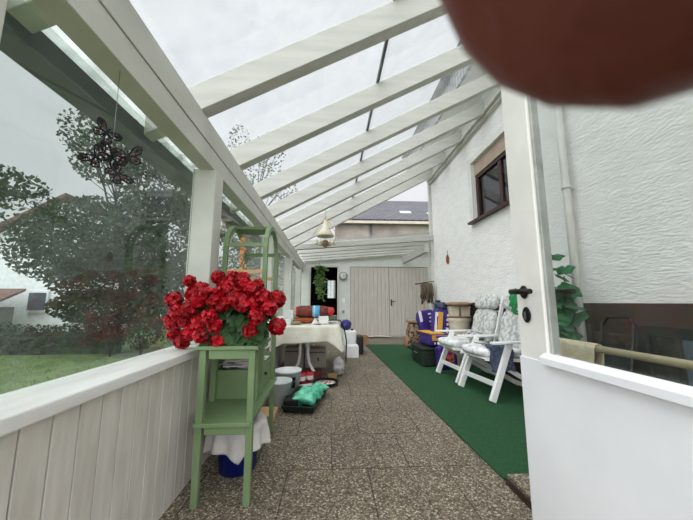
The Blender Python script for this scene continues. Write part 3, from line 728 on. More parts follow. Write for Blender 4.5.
# arched side frames
def arch(x):
    pts = [(x,2.215,.414)]+[(x,2.215,.9),(x,2.215,1.45)]
    for k in range(9):
        a = pi*k/8; pts.append((x, 2.435-.22*cos(a), 1.45+.19*sin(a)))
    pts += [(x,2.655,.9),(x,2.655,0)]
    b = B()
    n = len(pts); rings = []
    for i, p in enumerate(pts):
        p = Vector(p); d = (Vector(pts[min(i+1,n-1)])-Vector(pts[max(i-1,0)])).normalized(); nrm = d.cross(Vector((1,0,0)))
        rings.append([b.bm.verts.new(p+Vector((1,0,0))*sx*.016+nrm*sn*.018) for sx, sn in ((-1,-1),(1,-1),(1,1),(-1,1))])
    for i in range(n-1):
        for k in range(4): b.bm.faces.new((rings[i][k], rings[i][(k+1)%4], rings[i+1][(k+1)%4], rings[i+1][k]))
    b.bm.faces.new(rings[0][::-1]); b.bm.faces.new(rings[-1])
    return b.build('arched_frame', 'green', t, bev=.003)
arch(-.765); arch(-.478)
for z, m_ in ((1.47,'green'),(1.27,'tanwood'),(1.05,'green')): B().box(-.765,-.478,2.205,2.222,z-.014,z+.014).build('crossbar', m_, t)
for z, m_ in ((1.46,'greendark'),(1.25,'tanwood'),(1.0,'greendark'),(.62,'green')): B().box(-.765,-.478,2.65,2.667,z-.014,z+.014).build('crossbar', m_, t)
B().box(-.75,-.49,2.33,2.53,1.615,1.635).build('top_slat', 'greendark', t)
for y in (2.215, 2.655): B().box(-.75,-.49,y-.01,y+.01,1.50,1.525).build('crossbar', 'greendark', t) if False else None
c = B(); c.box(-.76,-.50,2.125,2.14,.415,.60); c.box(-.76,-.50,2.62,2.635,.415,.60); c.box(-.76,-.745,2.14,2.62,.415,.60); c.box(-.515,-.50,2.14,2.62,.415,.60); c.box(-.745,-.515,2.14,2.62,.415,.43)
c.build('cabinet_box', 'green', t)
dr = B().box(-.5,-.488,2.16,2.60,.42,.585).build('drawer', 'green', t, bev=.003)
B().sell((-.478,2.38,.52), (.022,.024,.024), e=1, nu=12, nv=8).build('knob', 'iron', dr)
# magazines
b_ = 0
for i in range(9):
    z = .602+i*.009; rr = random.Random(i)
    o = B().obox((-.63+rr.uniform(-.01,.01), 2.30+rr.uniform(-.02,.02), z+.004), (.21,.29,.008), (0,0,rr.uniform(-.25,.25))).build('magazine', ('mag','paper','mag','cartonw')[i % 4])
    tag(o, ('topmost magazine of the pile on the green cabinet' if i == 8 else 'magazine in the pile on the green cabinet'), 'magazine', 'magazines on the green stand')
t = thing('jug', (-.60,2.53,.60), 'white plastic jug on the green stand behind the geranium', 'jug')
B().box(-.70,-.50,2.47,2.60,.601,.61).build('lid', 'plastic', t)
B().lathe([(0,.01),(.055,.01),(.06,.05),(.055,.22),(.065,.26),(.06,.26),(.05,.22),(.05,.03),(0,.03)], (-.585,2.535,.60), 24).build('body', 'plastic', t)
B().tube([(-.53,2.535,.82),(-.49,2.535,.80),(-.49,2.535,.70),(-.53,2.535,.67)], .007).build('handle', 'plastic', t)
# amber chain
t = thing('shell_chain', (-.695,2.4,1.18), 'string of amber shell pieces hanging inside the green rack', 'ornament')
B().tube([(-.695,2.4,1.615),(-.695,2.4,1.18)], .002, 5).build('cord', 'tanwood', t)
rnd = random.Random(11)
for k in range(30):
    z = 1.55-.40*k/29
    B().sell((-.695+rnd.uniform(-.02,.02), 2.4+rnd.uniform(-.02,.02), z), (.052,.016,.036), (rnd.uniform(-1,1),rnd.uniform(-1,1),rnd.uniform(-2,2)), 1, 8, 5).build('shell', 'amber', t)
# geranium
t = thing('potted_geranium', (-.6,1.88,.81), 'big bright red geranium in an oval planter on the green stand', 'plant')
B().lathe([(0,0),(.15,0),(.17,.012),(.175,.02),(.17,.02),(0,.014)], (-.58,1.90,.811), 32, 1.05, .9).build('saucer', 'green', t)
B().lathe([(0,.016),(.11,.016),(.14,.15),(.15,.16),(.13,.16),(.11,.13),(0,.13)], (-.58,1.90,.811), 32, 1.05, .85).build('planter', 'cream', t)
heads = [(-0.861, 1.864, 1.194), (-0.667, 1.8, 1.213), (-0.912, 1.798, 1.079), (-0.869, 1.768, 1.005), (-0.751, 1.725, 1.072), (-0.687, 1.695, 1.115), (-0.582, 1.699, 1.149), (-0.508, 1.78, 1.177), (-0.452, 1.726, 1.14), (-0.384, 1.725, 1.1), (-0.316, 1.82, 1.085), (-0.351, 1.735, 1.044), (-0.601, 1.706, 1.055), (-0.666, 1.689, 0.991), (-0.735, 1.721, 0.952), (-0.788, 1.74, 0.897), (-0.942, 1.888, 0.878), (-0.896, 1.902, 0.83), (-0.624, 1.742, 0.853), (-0.444, 1.731, 0.912), (-0.307, 1.797, 0.929), (-0.402, 1.679, 0.991), (-0.528, 1.722, 1.111), (-0.635, 1.699, 0.942), (-0.733, 1.736, 1.145), (-0.785, 1.701, 1.034), (-0.919, 1.819, 0.958), (-0.565, 1.775, 1.2), (-0.436, 1.719, 1.061), (-0.8, 1.79, 1.11), (-0.493, 1.705, 1.061), (-0.827, 1.767, 0.961), (-0.648, 1.696, 1.094), (-0.569, 1.717, 1.1), (-0.713, 1.729, 0.892),
         (-.72,2.0,1.2), (-.6,2.05,1.22), (-.48,2.0,1.18), (-.38,2.0,1.1)]
def head(c, r, rnd):
    b = B()
    for _ in range(120):
        d = Vector([rnd.gauss(0,1) for _ in range(3)]).normalized(); p = Vector(c)+d*r*rnd.uniform(.6,.95)
        n = (d+Vector([rnd.uniform(-.5,.5) for _ in range(3)])).normalized(); a = n.orthogonal().normalized(); a.rotate(Matrix.Rotation(rnd.random()*6.28,3,n)); q = n.cross(a)
        L_ = r*.30; vs = [p-n*L_*.15]
        for i in range(8):
            th = 2*pi*i/8; vs.append(p+(a*cos(th)+q*sin(th))*L_*(1+.22*cos(4*th))+n*L_*.22)
        b._add(vs, [(0,1+i,1+(i+1)%8) for i in range(8)], True)
    return b
rnd = random.Random(21); stems = B()
for i, c in enumerate(heads):
    c = (c[0]*.985-.004, c[1]+.01, c[2]-.018)
    head(c, rnd.uniform(.036,.053), rnd).build('flower_head', 'petal', t)
    base = Vector((-.58+rnd.uniform(-.06,.06), 1.90+rnd.uniform(-.05,.05), .95)); cv = Vector(c)
    mid = (base+cv)/2+Vector((0,0,.05)); stems.tube([base, mid, cv], .0035, 5)
stems.build('stems', 'leafg', t)
b = B()
for _ in range(420):
    while True:
        q = Vector([rnd.uniform(-1,1) for _ in range(3)])
        if q.length < 1: break
    p = Vector((-.60+q.x*.26, 1.89+q.y*.16, .98+q.z*.17))
    broad_leaf(b, p, rnd.uniform(.026,.045), (rnd.uniform(-.7,.7), rnd.uniform(-1,.1), rnd.uniform(.1,.9)))
for _ in range(150):
    broad_leaf(b, (-.55+rnd.uniform(-.17,.17), 1.78+rnd.uniform(-.05,.05), .88+rnd.uniform(-.05,.07)), rnd.uniform(.026,.042), (rnd.uniform(-.7,.7), -1, rnd.uniform(0,.9)))
b.build('leaves', 'leafg', t)

# ------------------------------------------------------------------ under / behind the stand
def bucket(name, c, r0, r1, h, m, label, cat='bucket', lid=False):
    t = thing(name, c, label, cat)
    B().lathe([(0,0),(r0,0),(r1,h-.02),(r1+.008,h-.02),(r1+.008,h),(r1-.006,h),(r0-.006,.012),(0,.012)], c, 32).build('body', m, t)
    B().tube([(c[0]+(r1+.008)*cos(a)*1.02, c[1]+(r1+.008)*sin(a)*1.02-.0, c[2]+h-.03-.09*sin(a-pi)) for a in [pi+pi*k/12 for k in range(13)]], .003, 6).build('handle', 'metal', t)
    return t
bucket('blue_bucket', (-.585,2.12,0), .11, .14, .27, 'blue', 'blue plastic bucket under the green stand')
def drape(cx, cy, z, r, drops, seed):
    rnd = random.Random(seed); ph = [rnd.uniform(0,6) for _ in range(4)]
    def fn(u, v):
        a = 2*pi*u; ro = r
        sq = 1/max(abs(cos(a+.5)), abs(sin(a+.5)))
        dist = v*r*1.0*(1+drops*sq)
        if dist < ro: return Vector((cx+dist*cos(a), cy+dist*sin(a), z+.006*sin(dist*60+a*3)))
        e = dist-ro; wv = .018*sin(a*9+ph[0])*min(1,e/.08)
        return Vector((cx+(ro+.02+wv+e*.12)*cos(a), cy+(ro+.02+wv+e*.12)*sin(a), z-e))
    return fn
o = B().grid(drape(-.585,2.12,.29,.15,.85,3), 64, 26, close=True).build('white_rag', 'whitecloth', solid=.003)
tag(o, 'white cloth draped over the blue bucket with a hanging corner', 'cloth')
tag(B().box(-.66,-.49,2.86,3.1,.001,.05).build('wooden_tile', 'tanwood', bev=.004), 'pale wooden block on the floor behind the green stand leg', 'block')
t = bucket('white_bucket', (-.50,3.80,0), .13, .155, .245, 'bucket', 'large white bucket with a black label behind the green stand')
B().grid(lambda u, v: Vector((-.50+(.134+.02*v*.6+.006)*cos(-1.35+.55*u), 3.80+(.134+.02*v*.6+.006)*sin(-1.35+.55*u), .06+.12*v)), 6, 2).build('label', 'black', t)
bucket('clear_bucket', (-.53,3.33,0), .11, .13, .24, 'clearb', 'translucent plastic bucket just behind the leg of the green stand')
# tray
t = thing('seed_tray', (-.26,3.35,0), 'dark green rectangular tray on the pavers', 'tray')
def tr(b, z0, z1, g0, g1):
    P = [(-.46,3.03),(-.14,2.97),(-.01,3.66),(-.37,3.74)]; c = Vector((sum(p[0] for p in P)/4, sum(p[1] for p in P)/4))
    def q(g): return [c+(Vector(p)-c)*g for p in P]
    a, d = q(g0), q(g1); vs = [(v.x,v.y,z0) for v in a]+[(v.x,v.y,z1) for v in d]
    return vs
b = B(); v0 = tr(b,.004,.075,.86,1.0); v1 = tr(b,.012,.075,.83,.95)
b._add(v0+v1, [(0,1,2,3),(0,1,5,4),(1,2,6,5),(2,3,7,6),(3,0,4,7),(4,5,13,12),(5,6,14,13),(6,7,15,14),(7,4,12,15),(8,9,13,12),(9,10,14,13),(10,11,15,14),(11,8,12,15),(8,9,10,11)])
b.build('tray_body', 'tray', t)
tag(crump((-.22,3.26,.095), (.26,.36,.15), 4).build('plastic_bag', 'gbag'), 'crumpled mint green plastic bag in the dark tray', 'bag')
tag(crump((-.12,3.50,.115), (.20,.14,.08), 14).build('plastic_bag', 'gbag'), 'loose mint green bag end over the far corner of the tray', 'bag')
t = thing('flower_pot', (-.37,3.16,.015), 'small dark square pot in the left corner of the tray', 'pot')
B().prism([(-.43,.016),(-.31,.016),(-.30,.11),(-.44,.11)], 1, 3.08, 3.24).build('body', 'black', t, bev=.004)
# round plate
t = thing('platter', (-.10,3.95,.0), 'round patterned platter with dark rim on the floor by the table', 'plate')
B().lathe([(0,.02),(.14,.02),(.175,.045),(.178,.05),(.165,.05),(.13,.028),(0,.028)], (-.05,4.02,.0), 40).build('rim', 'black', t)
B().lathe([(0,.029),(.128,.0295),(.128,.033),(0,.034)], (-.05,4.02,.0), 40).build('centre', mat('mosaic_centre', (226,222,214), (150,60,44), 26, .4, lo=.46, hi=.5), t)
B().lathe([(0,0),(.09,0),(.09,.02),(0,.02)], (-.05,4.02,.0), 24).build('foot', 'black', t)
tag(B().obox((-.27,3.93,.012), (.20,.16,.02), (0,0,.5)).build('paper_stack', 'paper'), 'white sheets of paper on the floor beside the platter', 'paper')
for i, (x, y, l) in enumerate(((-.36,4.12,'red and white tin under the table, left of the pair'),(-.26,4.17,'red and white tin under the table, right of the pair'))):
    t = thing('tin', (x,y,0), l, 'tin', 'tins under the table')
    B().lathe([(0,0),(.048,0),(.048,.13),(0,.13)], (x,y,.001), 20).build('body', 'redcap', t)
    B().lathe([(.0485,.04),(.0485,.09)], (x,y,.001), 20).build('label', 'white', t)
tag(B().obox((.03,4.30,.04), (.12,.09,.075), (0,0,.2)).build('small_box', 'carton'), 'small tan box beside the platter', 'box')
tag(B().box(-.42,-.12,4.36,4.56,.001,.09).build('red_box', mat('dark_red_box', (110,40,36), (90,36,34), 8, .6), bev=.003), 'flat dark red box on the floor under the table', 'box')
tag(crump((.13,4.52,.125), (.18,.22,.25), 8, .25).build('clear_bag', 'clearbag'), 'crumpled clear plastic bag on the pavers at the table corner', 'bag')
for i, (x0, x1, y0, h, l) in enumerate(((-.72,-.42,5.0,.33,'pale carton under the table, left one'),(-.40,-.06,5.05,.30,'pale carton under the table, right one'))):
    t = thing('pale_carton', ((x0+x1)/2,y0+.2,0), l, 'box', 'pale cartons under the table')
    B().box(x0,x1,y0,y0+.35,.001,h).build('body', 'cartonw', t, bev=.004)
    B().box(x0+.02,x1-.02,y0-.003,y0+.001,h-.07,h-.055).box(x0+.2,x0+.23,y0-.003,y0+.001,.1,.16).build('marking', 'groove', t)
# ------------------------------------------------------------------ table
t = thing('garden_table', (-.3,4.95,0), 'white garden table with curved tube legs covered by a cloth', 'table')
TX0, TX1, TY0, TY1, TZ = -.76, .12, 4.05, 5.85, .735
B().box(TX0,TX1,TY0,TY1,TZ-.03,TZ).build('tabletop', 'plastic', t, bev=.01)
for y in (4.42, 5.45):
    for x, sx in ((-.42,-1),(-.31,1)):
        B().tube([(x,y,TZ-.03),(x,y,.32),(x+sx*.02,y,.2),(x+sx*.08,y,.09),(x+sx*.17,y,.02)], .021, 12).build('leg', 'plastic', t)
rc = .06
def peri(u):
    P = []
    w_, l_ = TX1-TX0, TY1-TY0; L_ = 2*(w_+l_); s = u*L_
    if s < w_: return TX0+s, TY0, 0, -1
    s -= w_
    if s < l_: return TX1, TY0+s, 1, 0
    s -= l_
    if s < w_: return TX1-s, TY1, 0, 1
    s -= w_; return TX0, TY1-s, -1, 0
def clothf(u, v):
    x, y, nx, ny = peri(u % 1.0)
    cxm, cym = (TX0+TX1)/2, (TY0+TY1)/2
    if v <= .4:
        k = v/.4; return Vector((cxm+(x-cxm)*k*1.0, cym+(y-cym)*k, TZ+.004))
    k = (v-.4)/.6; L_ = 2*((TX1-TX0)+(TY1-TY0)); s = (u % 1)*L_
    wv = (.012*sin(s*24)+.014*sin(s*13+1))*k
    dc = min(math.hypot(x-a, y-b) for a in (TX0,TX1) for b in (TY0,TY1))
    cn = max(0, 1-dc/.16)
    ox = (1 if x > cxm else -1)*cn*.05*k; oy = (1 if y > cym else -1)*cn*.05*k
    drop = .215+.13*cn**1.3+.01*sin(s*7)
    if x < -.7: nx *= 0.2; ox *= .2
    return Vector((x+nx*(.012+wv+.01*k)+ox, y+ny*(.012+wv+.01*k)+oy, TZ+.004-drop*k))
tag(B().grid(clothf, 260, 20, close=True).build('tablecloth', 'cloth', solid=.003), 'ivory cloth hanging in folds over the garden table', 'tablecloth')
tz = TZ+.0065
def lump(name, m, c, size, label, cat, seed=1, e=.7): return tag(crump((c[0],c[1],c[2]+size[2]/2), size, seed, .12, e).build(name, m), label, cat)
lump('clay_dish', 'loaf', (-.36,4.5,tz), (.36,.2,.085), 'rust brown lumpy mat under the dark red roll', 'mat', 5)
lump('clay_dish', 'terrac', (-.46,4.22,tz), (.15,.12,.05), 'small tan clay piece at the front edge of the table', 'clay', 6)
t = thing('net_roll', (-.24,4.55,tz+.08), 'dark red rolled net with light blue label on the table', 'roll')
rz = tz+.085+.085
def roll_fn(x0, x1, r0, r1): return [(x0,4.5,rz),(x1,4.5,rz)], [r0, r1]
B().tube([(-.47,4.5,rz),(-.465,4.5,rz),(-.42,4.5,rz),(-.1,4.5,rz),(-.03,4.5,rz)], [.06,.078,.085,.083,.07], 24).build('roll', 'netroll', t)
B().tube([(-.255,4.5,rz),(-.15,4.5,rz)], .0865, 28).build('label', 'bluelabel', t)
B().tube([(-.235,4.5,rz),(-.225,4.5,rz)], .0872, 28).build('label_print', 'white', t)
B().tube([(-.06,4.5,rz),(-.02,4.5,rz+.003),(.03,4.5,rz-.01),(.06,4.5,rz-.02)], [.07,.062,.07,.03], 20).build('end_cover', 'redcap', t)
B().tube([(-.50,4.5,rz),(-.465,4.5,rz)], [.072,.08], 20).build('end_cover', 'redcap', t)
tag(B().box(-.66,-.53,4.45,4.6,tz,tz+.19).build('white_box', 'paper', bev=.004), 'upright white packet on the table left of the red roll', 'box')
tag(B().box(-.68,-.53,4.2,4.38,tz,tz+.075).build('blue_white_box', mat('pale_blue_box', (196,212,216), rough=.5), bev=.004), 'pale blue flat box at the left front of the table', 'box')
tag(B().obox((-.12,4.22,tz+.008), (.2,.14,.014), (0,0,.15)).build('book', 'mag'), 'flat dark-edged book at the front edge of the table', 'book')
tag(B().obox((-.09,4.24,tz+.065), (.13,.09,.095), (0,0,.1)).build('white_box', 'paper', bev=.003), 'small white box standing on the book on the table', 'box')
tag(B().prism([(-.26,tz+.0005),(-.16,tz+.0005),(-.21,tz+.09)], 1, 4.28, 4.38).build('paper_tent', 'paper'), 'small folded white card standing on the table', 'card')
for i, (x, y, a, l) in enumerate(((.03,4.4,.4,'leaflet on the table nearest the cloth corner'),(.02,4.62,-.3,'leaflet behind the other on the right of the table'))):
    tag(B().obox((x,y,tz+.004+.0*i), (.12,.17,.006), (0,0,a)).build('leaflet', 'mag'), l, 'leaflet', 'leaflets on the table')
tag(B().box(-.02,.12,5.1,5.35,tz,tz+.08).build('dish', mat('dark_green_dish', (90,104,84), rough=.5), bev=.01), 'grey-green dish at the back right of the table', 'dish')
tag(B().tube([(-.04,5.0,tz+.012),(.06,4.95,tz+.02),(.16,4.9,.76),(.22,4.88,.66),(.25,4.9,.52),(.27,5.0,.42),(.28,5.2,.30),(.28,5.35,.02)], .011, 8).build('hose', 'black'), 'black hose running off the right edge of the table to the floor', 'hose')
# right of / behind table
t = thing('white_canister', (.42,6.5,0), 'white plastic canister behind the table with black cap', 'canister')
B().box(.28,.55,6.35,6.75,.001,.46).build('body', 'plastic', t, bev=.03)
B().lathe([(0,0),(.03,0),(.03,.03),(0,.03)], (.47,6.45,.461), 16).build('cap', 'black', t)
tag(crump((.34,6.55,.57), (.22,.3,.2), 12, .15, .7).build('blue_bag', mat('violet_blue_bag', (60,52,130), (40,36,96), 12, .5, .3, 20)), 'violet blue bag lying on the white canister', 'bag')
tag(B().box(.57,.68,6.2,6.6,.001,.36).build('black_case', 'black', bev=.02), 'black case beside the white canister', 'case')
tag(B().box(.30,.55,5.85,6.15,.001,.22).build('white_crate', 'plastic', bev=.01), 'low white plastic crate behind the table end', 'crate')
t = thing('brown_box', (.84,7.7,0), 'open brown cardboard box on the pavers near the double gate', 'box')
b = B(); b.box(.74,.96,7.65,7.66,.001,.2); b.box(.74,.96,7.95,7.96,.001,.2); b.box(.74,.75,7.66,7.95,.001,.2); b.box(.95,.96,7.66,7.95,.001,.2); b.box(.75,.95,7.66,7.95,.001,.01); b.build('body', 'carton', t)
B().obox((.73,7.8,.21), (.08,.28,.006), (0,-.6,0)).build('flap', 'carton', t)
tag(B().grid(lambda u, v: Vector((1.05+.75*u, 8.9+.1*v, .034+.04*sin(u*pi)*sin(v*2+.8))), 20, 4).build('white_cord_mat', 'paper', solid=.006), 'curled white strip of paper at the foot of the double gate', 'paper')

# ------------------------------------------------------------------ garden
def tree(name, base, h, blobs, m, size, label, lean=(0,0), group=None, tr=.09):
    t = thing(name, base, label, 'tree' if h > 2 else 'shrub', group)
    b = B(); bx, by, bz = base
    top = (bx+lean[0], by+lean[1], bz+h*.62)
    b.tube([base, (bx+lean[0]*.3, by+lean[1]*.3, bz+h*.3), top], [tr, tr*.8, tr*.55], 8)
    for c, r, n in blobs:
        mid = [(top[i]+c[i])/2 for i in range(3)]; mid[2] -= .1
        b.tube([(bx+lean[0]*.5, by+lean[1]*.5, bz+h*.42), mid, c], [tr*.5, tr*.3, .012], 6)
        rr = r if isinstance(r, (tuple,list)) else (r,r,r)
        for q in range(4):
            e = [c[i]+random.uniform(-.8,.8)*rr[i] for i in range(3)]; b.tube([mid, e], [.016, .005], 5)
    b.build('trunk', 'bark', t)
    leaves('foliage', m, blobs, size, t)
    return t
def far(c, r, n, k=1.42): return ((c[0]*k, c[1]*k, (c[2]-H)*k+H), tuple(v*k for v in (r if isinstance(r, tuple) else (r,r,r))), n)
tree('apple_tree', (-6.2,9.3,-.4), 5.6, [far(*q) for q in (((-4.6,6.2,2.3),(1.3,1.0,.85),5200), ((-3.6,6.4,2.3),(1.0,1.0,1.1),4800), ((-5.7,6.6,2.2),(1.0,.8,.75),2600), ((-3.5,6.2,3.5),(.9,.8,.8),2600), ((-4.6,6.0,4.0),(.6,.5,.6),900), ((-5.1,6.0,4.5),(.4,.4,.45),300), ((-6.2,6.3,2.9),(.7,.5,.5),500), ((-3.0,6.5,1.4),(.8,.8,.7),2400), ((-4.5,6.5,1.5),(1.2,.8,.5),2400), ((-2.7,6.6,3.2),(.7,.8,1.0),2600), ((-3.9,6.2,4.2),(.6,.6,.6),900), ((-4.5,6.4,.95),(1.1,.6,.35),2400), ((-3.3,6.4,.9),(.7,.6,.4),1500))], 'leafa', .12, 'large apple tree with dense foliage outside the glazed side')
tree('slender_tree', (-2.9,10.4,-.4), 6.5, [((-2.6,9.6,3.2),(.9,.9,1.2),2400), ((-2.4,9.0,5.0),(.6,.6,.8),420), ((-1.9,8.8,5.6),(.5,.5,.6),260), ((-2.9,9.0,6.0),(.35,.4,.6),160), ((-1.5,9.0,4.6),(.5,.5,.5),260)], 'leafa', .08, 'tall sparse tree whose crown shows through the glass roof')
tree('fruit_tree', (-8.0,5.4,-.4), 4.6, [((-4.75,4.5,2.8),(.5,.4,.2),170), ((-5.6,4.7,2.9),(.8,.6,.4),520), ((-7.6,5.2,3.3),(1.0,1.0,1.0),1500)], 'leafa', .09, 'tree at the left edge with a branch reaching into view')
tree('back_tree', (-1.9,13.5,-.4), 4.4, [((-2.2,13,2.0),(1.6,1.0,1.6),3000), ((-4.6,13.5,1.6),(1.8,1.0,1.5),3000)], 'leafb', .12, 'dark bushy tree behind the slender tree')
for i, (x, y, z, r, n, m_, l) in enumerate(((-5.85,8.6,.55,.62,1800,'leafr','tall rust-red leaved shrub right of the hedge'), (-4.35,8.9,.35,.5,1100,'leafa','grey-green shrub in the middle of the bed'), (-3.3,8.8,.65,.6,1600,'leafr','rust and green shrub behind the red geranium'), (-5.0,8.5,.2,.42,1000,'leafb','small dark shrub at the end of the hedge'), (-2.3,8.6,.5,.5,1100,'leafb','dark green shrub nearest the glazed side'))):
    t = thing('shrub', (x,y,-.4), l, 'shrub', 'shrubs along the lawn')
    b = B()
    for k in range(6): b.tube([(x,y,-.4),(x+random.uniform(-.3,.3)*r,y+random.uniform(-.3,.3)*r,z),(x+random.uniform(-.8,.8)*r,y+random.uniform(-.8,.8)*r,z+.3)], [.018,.012,.005], 5)
    b.build('stems', 'bark', t)
    leaves('foliage', m_, [((x,y,z),(r,r,r*1.0),n)], .07, t)
# hedge
t = thing('hedge', (-10.2,9.0,-.4), 'low clipped dark hedge along the far side of the lawn', 'hedge')
b = B(); b.box(-14.5,-6.0,9.05,9.25,-.4,.2); b.build('stems', 'leafb', t)
leaves('foliage', 'leafb', [((-6.2-.42*k, 9.15, .02+.03*sin(k)), (.34,.36,.44), 900) for k in range(20)], .065, t)
# lawn tufts
V, F = [], []
for _ in range(16000):
    x = -1.6-random.random()**1.2*9; y = random.uniform(1.0, 8.7); a = random.uniform(0,6.28); h = random.uniform(.02,.06); i = len(V)
    V += [(x,y,-.4),(x+.012*cos(a),y+.012*sin(a),-.4),(x+random.uniform(-.02,.02),y+random.uniform(-.02,.02),-.4+h)]; F.append((i,i+1,i+2))
me = bpy.data.meshes.new('grass'); me.from_pydata(V, [], F); me.materials.append(M['lawn']); o = bpy.data.objects.new('grass', me); C.objects.link(o); tag(o, 'short grass blades of the lawn', 'grass', kind='stuff')
# neighbour house
t = thing('neighbour_house', (-15,15,-.4), 'white rendered gabled house beyond the hedge', 'building')
B().prism([(-17.5,-.4),(-11.4,-.4),(-11.4,4.6),(-12.2,5.6),(-17.5,2.6)], 1, 14, 20).build('walls', 'housewhite', t)
B().prism([(-18.2,2.25),(-12.0,5.75),(-12.0,5.95),(-18.3,2.45)], 1, 13.7, 20.3).build('roof', 'rooftile', t)
for (x0, x1, z0, z1) in ((-13.1,-12.4,.7,1.45),(-15.6,-14.8,.9,1.8)):
    f = B().box(x0-.08,x1+.08,13.9,14.0,z0-.1,z1+.08).build('window', 'housewhite', t)
    B().box(x0,x1,13.87,13.9,z0,z1).build('pane', mat('far_pane', (90,96,104), rough=.2), f)
t = thing('garden_shed', (-15.3,12.5,-.4), 'low outbuilding with a red-brown roof at the far left', 'building')
B().box(-17.5,-12.75,12,13,-.4,.85).build('walls', mat('grey_boards', (120,118,116), rough=.8), t)
B().prism([(11.8,.8),(13.2,1.5),(13.2,1.6),(11.75,.88)], 0, -17.7, -12.6).build('roof', 'rooftile', t)
t = thing('far_house', (-7,24,-.4), 'pale house glimpsed between the garden trees', 'building')
B().prism([(-10.8,-.4),(-4.5,-.4),(-4.5,3.2),(-7.6,5.5),(-10.8,3.2)], 1, 20, 26).build('walls', 'housewhite', t)
B().prism([(-11.1,3.0),(-7.6,5.6),(-4.2,3.0),(-4.2,3.2),(-7.6,5.8),(-11.1,3.2)], 1, 19.8, 26.2).build('roof', 'rooftile', t)
# back building
t = thing('rear_building', (5,14,-.4), 'weathered rendered building with a slate roof behind the lower end roof', 'building')
B().box(.2,12,12.6,18,-.4,4.42).build('walls', 'brick', t)
rf = B().prism([(12.4,4.42),(16,6.55),(16,6.65),(12.3,4.54)], 0, .0, 12.2).build('roof', 'slateroof', t)
B().box(0,12.2,12.3,12.42,4.36,4.47).build('eave_board', mat('pale_eave', (196,186,172), rough=.8), t)
def onroof(x, y, w, l, dz=.03):
    m = Matrix.Translation((x,y,4.42+(y-12.4)*.592+.14)) @ Matrix.Rotation(math.atan(.592),4,'X')
    return B().box(-w/2,w/2,-l/2,l/2,-.05,.04, m)
for x, y, l in ((3.5,13.5,.35),(4.75,13.3,.35)):
    onroof(x,y,.5,l).build('skylight', mat('skylight_glass', (226,230,234), rough=.3), t)
B().tube([(1.72,12.5,-.3),(1.72,12.5,4.36)], .045, 10).build('downpipe', 'metal', t)

# ------------------------------------------------------------------ camera, phone and the hand holding it
P_, W_ = R(7.97), R(3.1)
fw = Vector((sin(W_)*cos(P_), cos(W_)*cos(P_), sin(P_))); rt = Vector((cos(W_), -sin(W_), 0)); up = rt.cross(fw)
CP = Vector((0,0,H))
CM = Matrix(((rt.x,up.x,-fw.x,CP.x),(rt.y,up.y,-fw.y,CP.y),(rt.z,up.z,-fw.z,CP.z),(0,0,0,1)))
cam = bpy.data.cameras.new('camera'); co = bpy.data.objects.new('camera', cam); C.objects.link(co)
co.matrix_world = CM
cam.sensor_width = 36; cam.lens = 36*300/693; cam.clip_start = .001; cam.clip_end = 300
cam.dof.use_dof = True; cam.dof.focus_distance = 4.5; cam.dof.aperture_fstop = 24
bpy.context.scene.camera = co
def cs(x, y, d): return CM @ Vector((x, y, -d))      # right, up, ahead of the lens
t = thing('smartphone', cs(-.05,-.02,-.006), 'dark smartphone held sideways at the viewpoint', 'phone')
b = B(); b.box(-.115,.036,-.050,.026,.0015,.010, CM); b.build('body', 'black', t, bev=.003)
b = B(); b.box(-.110,.031,-.047,.023,.0101,.0106, CM); b.build('screen', 'ornblack', t)
# hand: one continuous skinned surface
def skin_mesh(name, V, E, m, parent=None, root=0, label=None):
    me = bpy.data.meshes.new(name); o0 = ORG[parent.name] if parent else Vector(V[root][0])
    me.from_pydata([tuple(Vector(v[0])-o0) for v in V], E, []); me.materials.append(M[m])
    o = bpy.data.objects.new(name, me); C.objects.link(o)
    if parent: o.parent = parent
    else: o.location = o0
    ORG[o.name] = o0.copy()
    sk = o.modifiers.new('skin', 'SKIN'); sk.use_smooth_shade = True
    for i, v in enumerate(V):
        me.skin_vertices[0].data[i].radius = (v[1], v[1])
    me.skin_vertices[0].data[root].use_root = True
    s2 = o.modifiers.new('sub', 'SUBSURF'); s2.levels = 2; s2.render_levels = 2
    return o
V = []; E = []
def chain(start, pts):
    p = start
    for c, r in pts:
        V.append((cs(*c), r)); E.append((p, len(V)-1)) if p is not None else None; p = len(V)-1
    return p
# palm root behind and right of the phone
chain(None, [((.085,-.02,-.022), .022)])
wr = chain(0, [((.110,-.045,-.05), .022), ((.135,-.075,-.09), .022), ((.165,-.12,-.16), .030)])
kI = chain(0, [((.088,.012,-.018), .014)])
tipI = chain(kI, [((.078,.040,-.006), .0105), ((.060,.046,.008), .0100), ((.040,.036,.0145), .0096), ((.027,.028,.0150), .0104), ((.0175,.0232,.0136), .0124), ((.0113,.0179,.0130), .0130), ((.0084,.0160,.0128), .0118)])
kM = chain(0, [((.098,.0,-.012), .013)]); chain(kM, [((.085,.008,.012), .010), ((.066,.006,.016), .009), ((.052,.004,.012), .008)])
kR = chain(0, [((.098,-.018,-.012), .0125)]); chain(kR, [((.085,-.014,.012), .0095), ((.066,-.016,.016), .0085), ((.053,-.018,.012), .0078)])
kP = chain(0, [((.094,-.036,-.014), .0115)]); chain(kP, [((.080,-.034,.008), .0085), ((.066,-.036,.012), .0078), ((.055,-.038,.010), .007)])
kT = chain(0, [((.072,-.038,-.030), .014)]); chain(kT, [((.050,-.038,-.032), .0115), ((.028,-.030,-.024), .010), ((.016,-.026,-.021), .0085)])
hand = skin_mesh('hand', V, E, 'skin')
tag(hand, 'hand holding the phone with one fingertip reaching over the lens', 'hand')
B().sell(cs(.0185,.0225,.0228), (.011,.0022,.010), tuple((CM.to_3x3() @ Euler((R(15),0,R(-35))).to_matrix()).to_euler()), .8, 12, 8).build('fingernail', 'nail', hand)
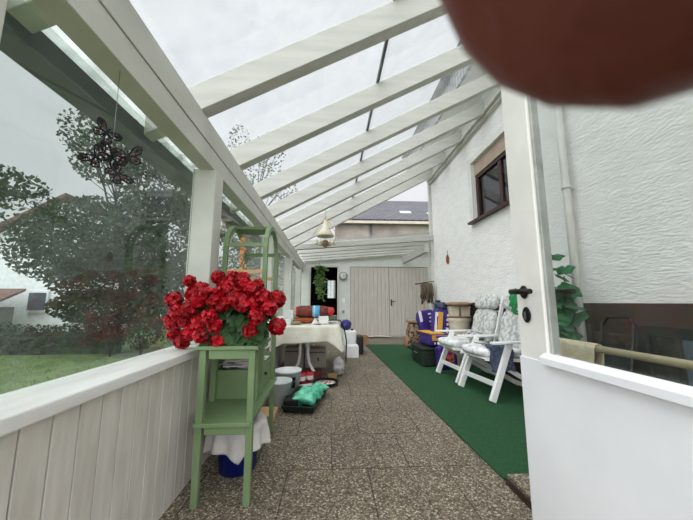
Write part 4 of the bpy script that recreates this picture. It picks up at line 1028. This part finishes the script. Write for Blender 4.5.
B().tube([cs(.128,-.066,-.08), cs(.135,-.075,-.09), cs(.165,-.12,-.16), cs(.2,-.18,-.25)], [.033,.036,.042,.05], 20).build('sleeve', 'sleeve', hand)

# ------------------------------------------------------------------ light
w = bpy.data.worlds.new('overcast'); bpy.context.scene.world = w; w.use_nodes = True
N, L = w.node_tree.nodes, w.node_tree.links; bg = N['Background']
tc = N.new('ShaderNodeTexCoord'); nz = N.new('ShaderNodeTexNoise'); nz.inputs['Scale'].default_value = 2.2; nz.inputs['Detail'].default_value = 5
mp = N.new('ShaderNodeMapping'); mp.inputs['Scale'].default_value = (1,1,2.5)
L.new(tc.outputs['Generated'], mp.inputs[0]); L.new(mp.outputs[0], nz.inputs['Vector'])
cr = N.new('ShaderNodeValToRGB'); cr.color_ramp.elements[0].position = .3; cr.color_ramp.elements[1].position = .7
cr.color_ramp.elements[0].color = lin((224,226,232)); cr.color_ramp.elements[1].color = lin((240,241,245))
L.new(nz.outputs['Fac'], cr.inputs[0]); L.new(cr.outputs[0], bg.inputs[0]); 
# unseen extra sky glow added behind and above the viewpoint to brighten the interior
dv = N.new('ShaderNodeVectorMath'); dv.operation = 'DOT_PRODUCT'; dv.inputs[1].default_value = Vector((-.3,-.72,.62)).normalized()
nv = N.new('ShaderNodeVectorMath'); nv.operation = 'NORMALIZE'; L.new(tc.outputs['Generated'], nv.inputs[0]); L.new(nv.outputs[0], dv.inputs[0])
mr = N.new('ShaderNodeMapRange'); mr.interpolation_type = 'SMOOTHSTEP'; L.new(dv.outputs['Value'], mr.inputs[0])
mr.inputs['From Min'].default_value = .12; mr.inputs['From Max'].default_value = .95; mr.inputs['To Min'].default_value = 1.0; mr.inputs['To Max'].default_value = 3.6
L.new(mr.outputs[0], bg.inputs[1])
sun = bpy.data.lights.new('sun_behind_clouds', 'SUN'); sun.energy = 1.5; sun.angle = R(70); sun.color = (1,.98,.95)
so = bpy.data.objects.new('sun_behind_clouds', sun); C.objects.link(so); so.rotation_euler = Vector((.5,.4,-1.0)).to_track_quat('-Z','Y').to_euler()
vs = bpy.context.scene.view_settings
vs.view_transform = 'Standard'; vs.look = 'None'; vs.gamma = 1; vs.use_curve_mapping = False; vs.exposure = .05
cy = bpy.context.scene.cycles
cy.max_bounces = 10; cy.transparent_max_bounces = 24; cy.diffuse_bounces = 6
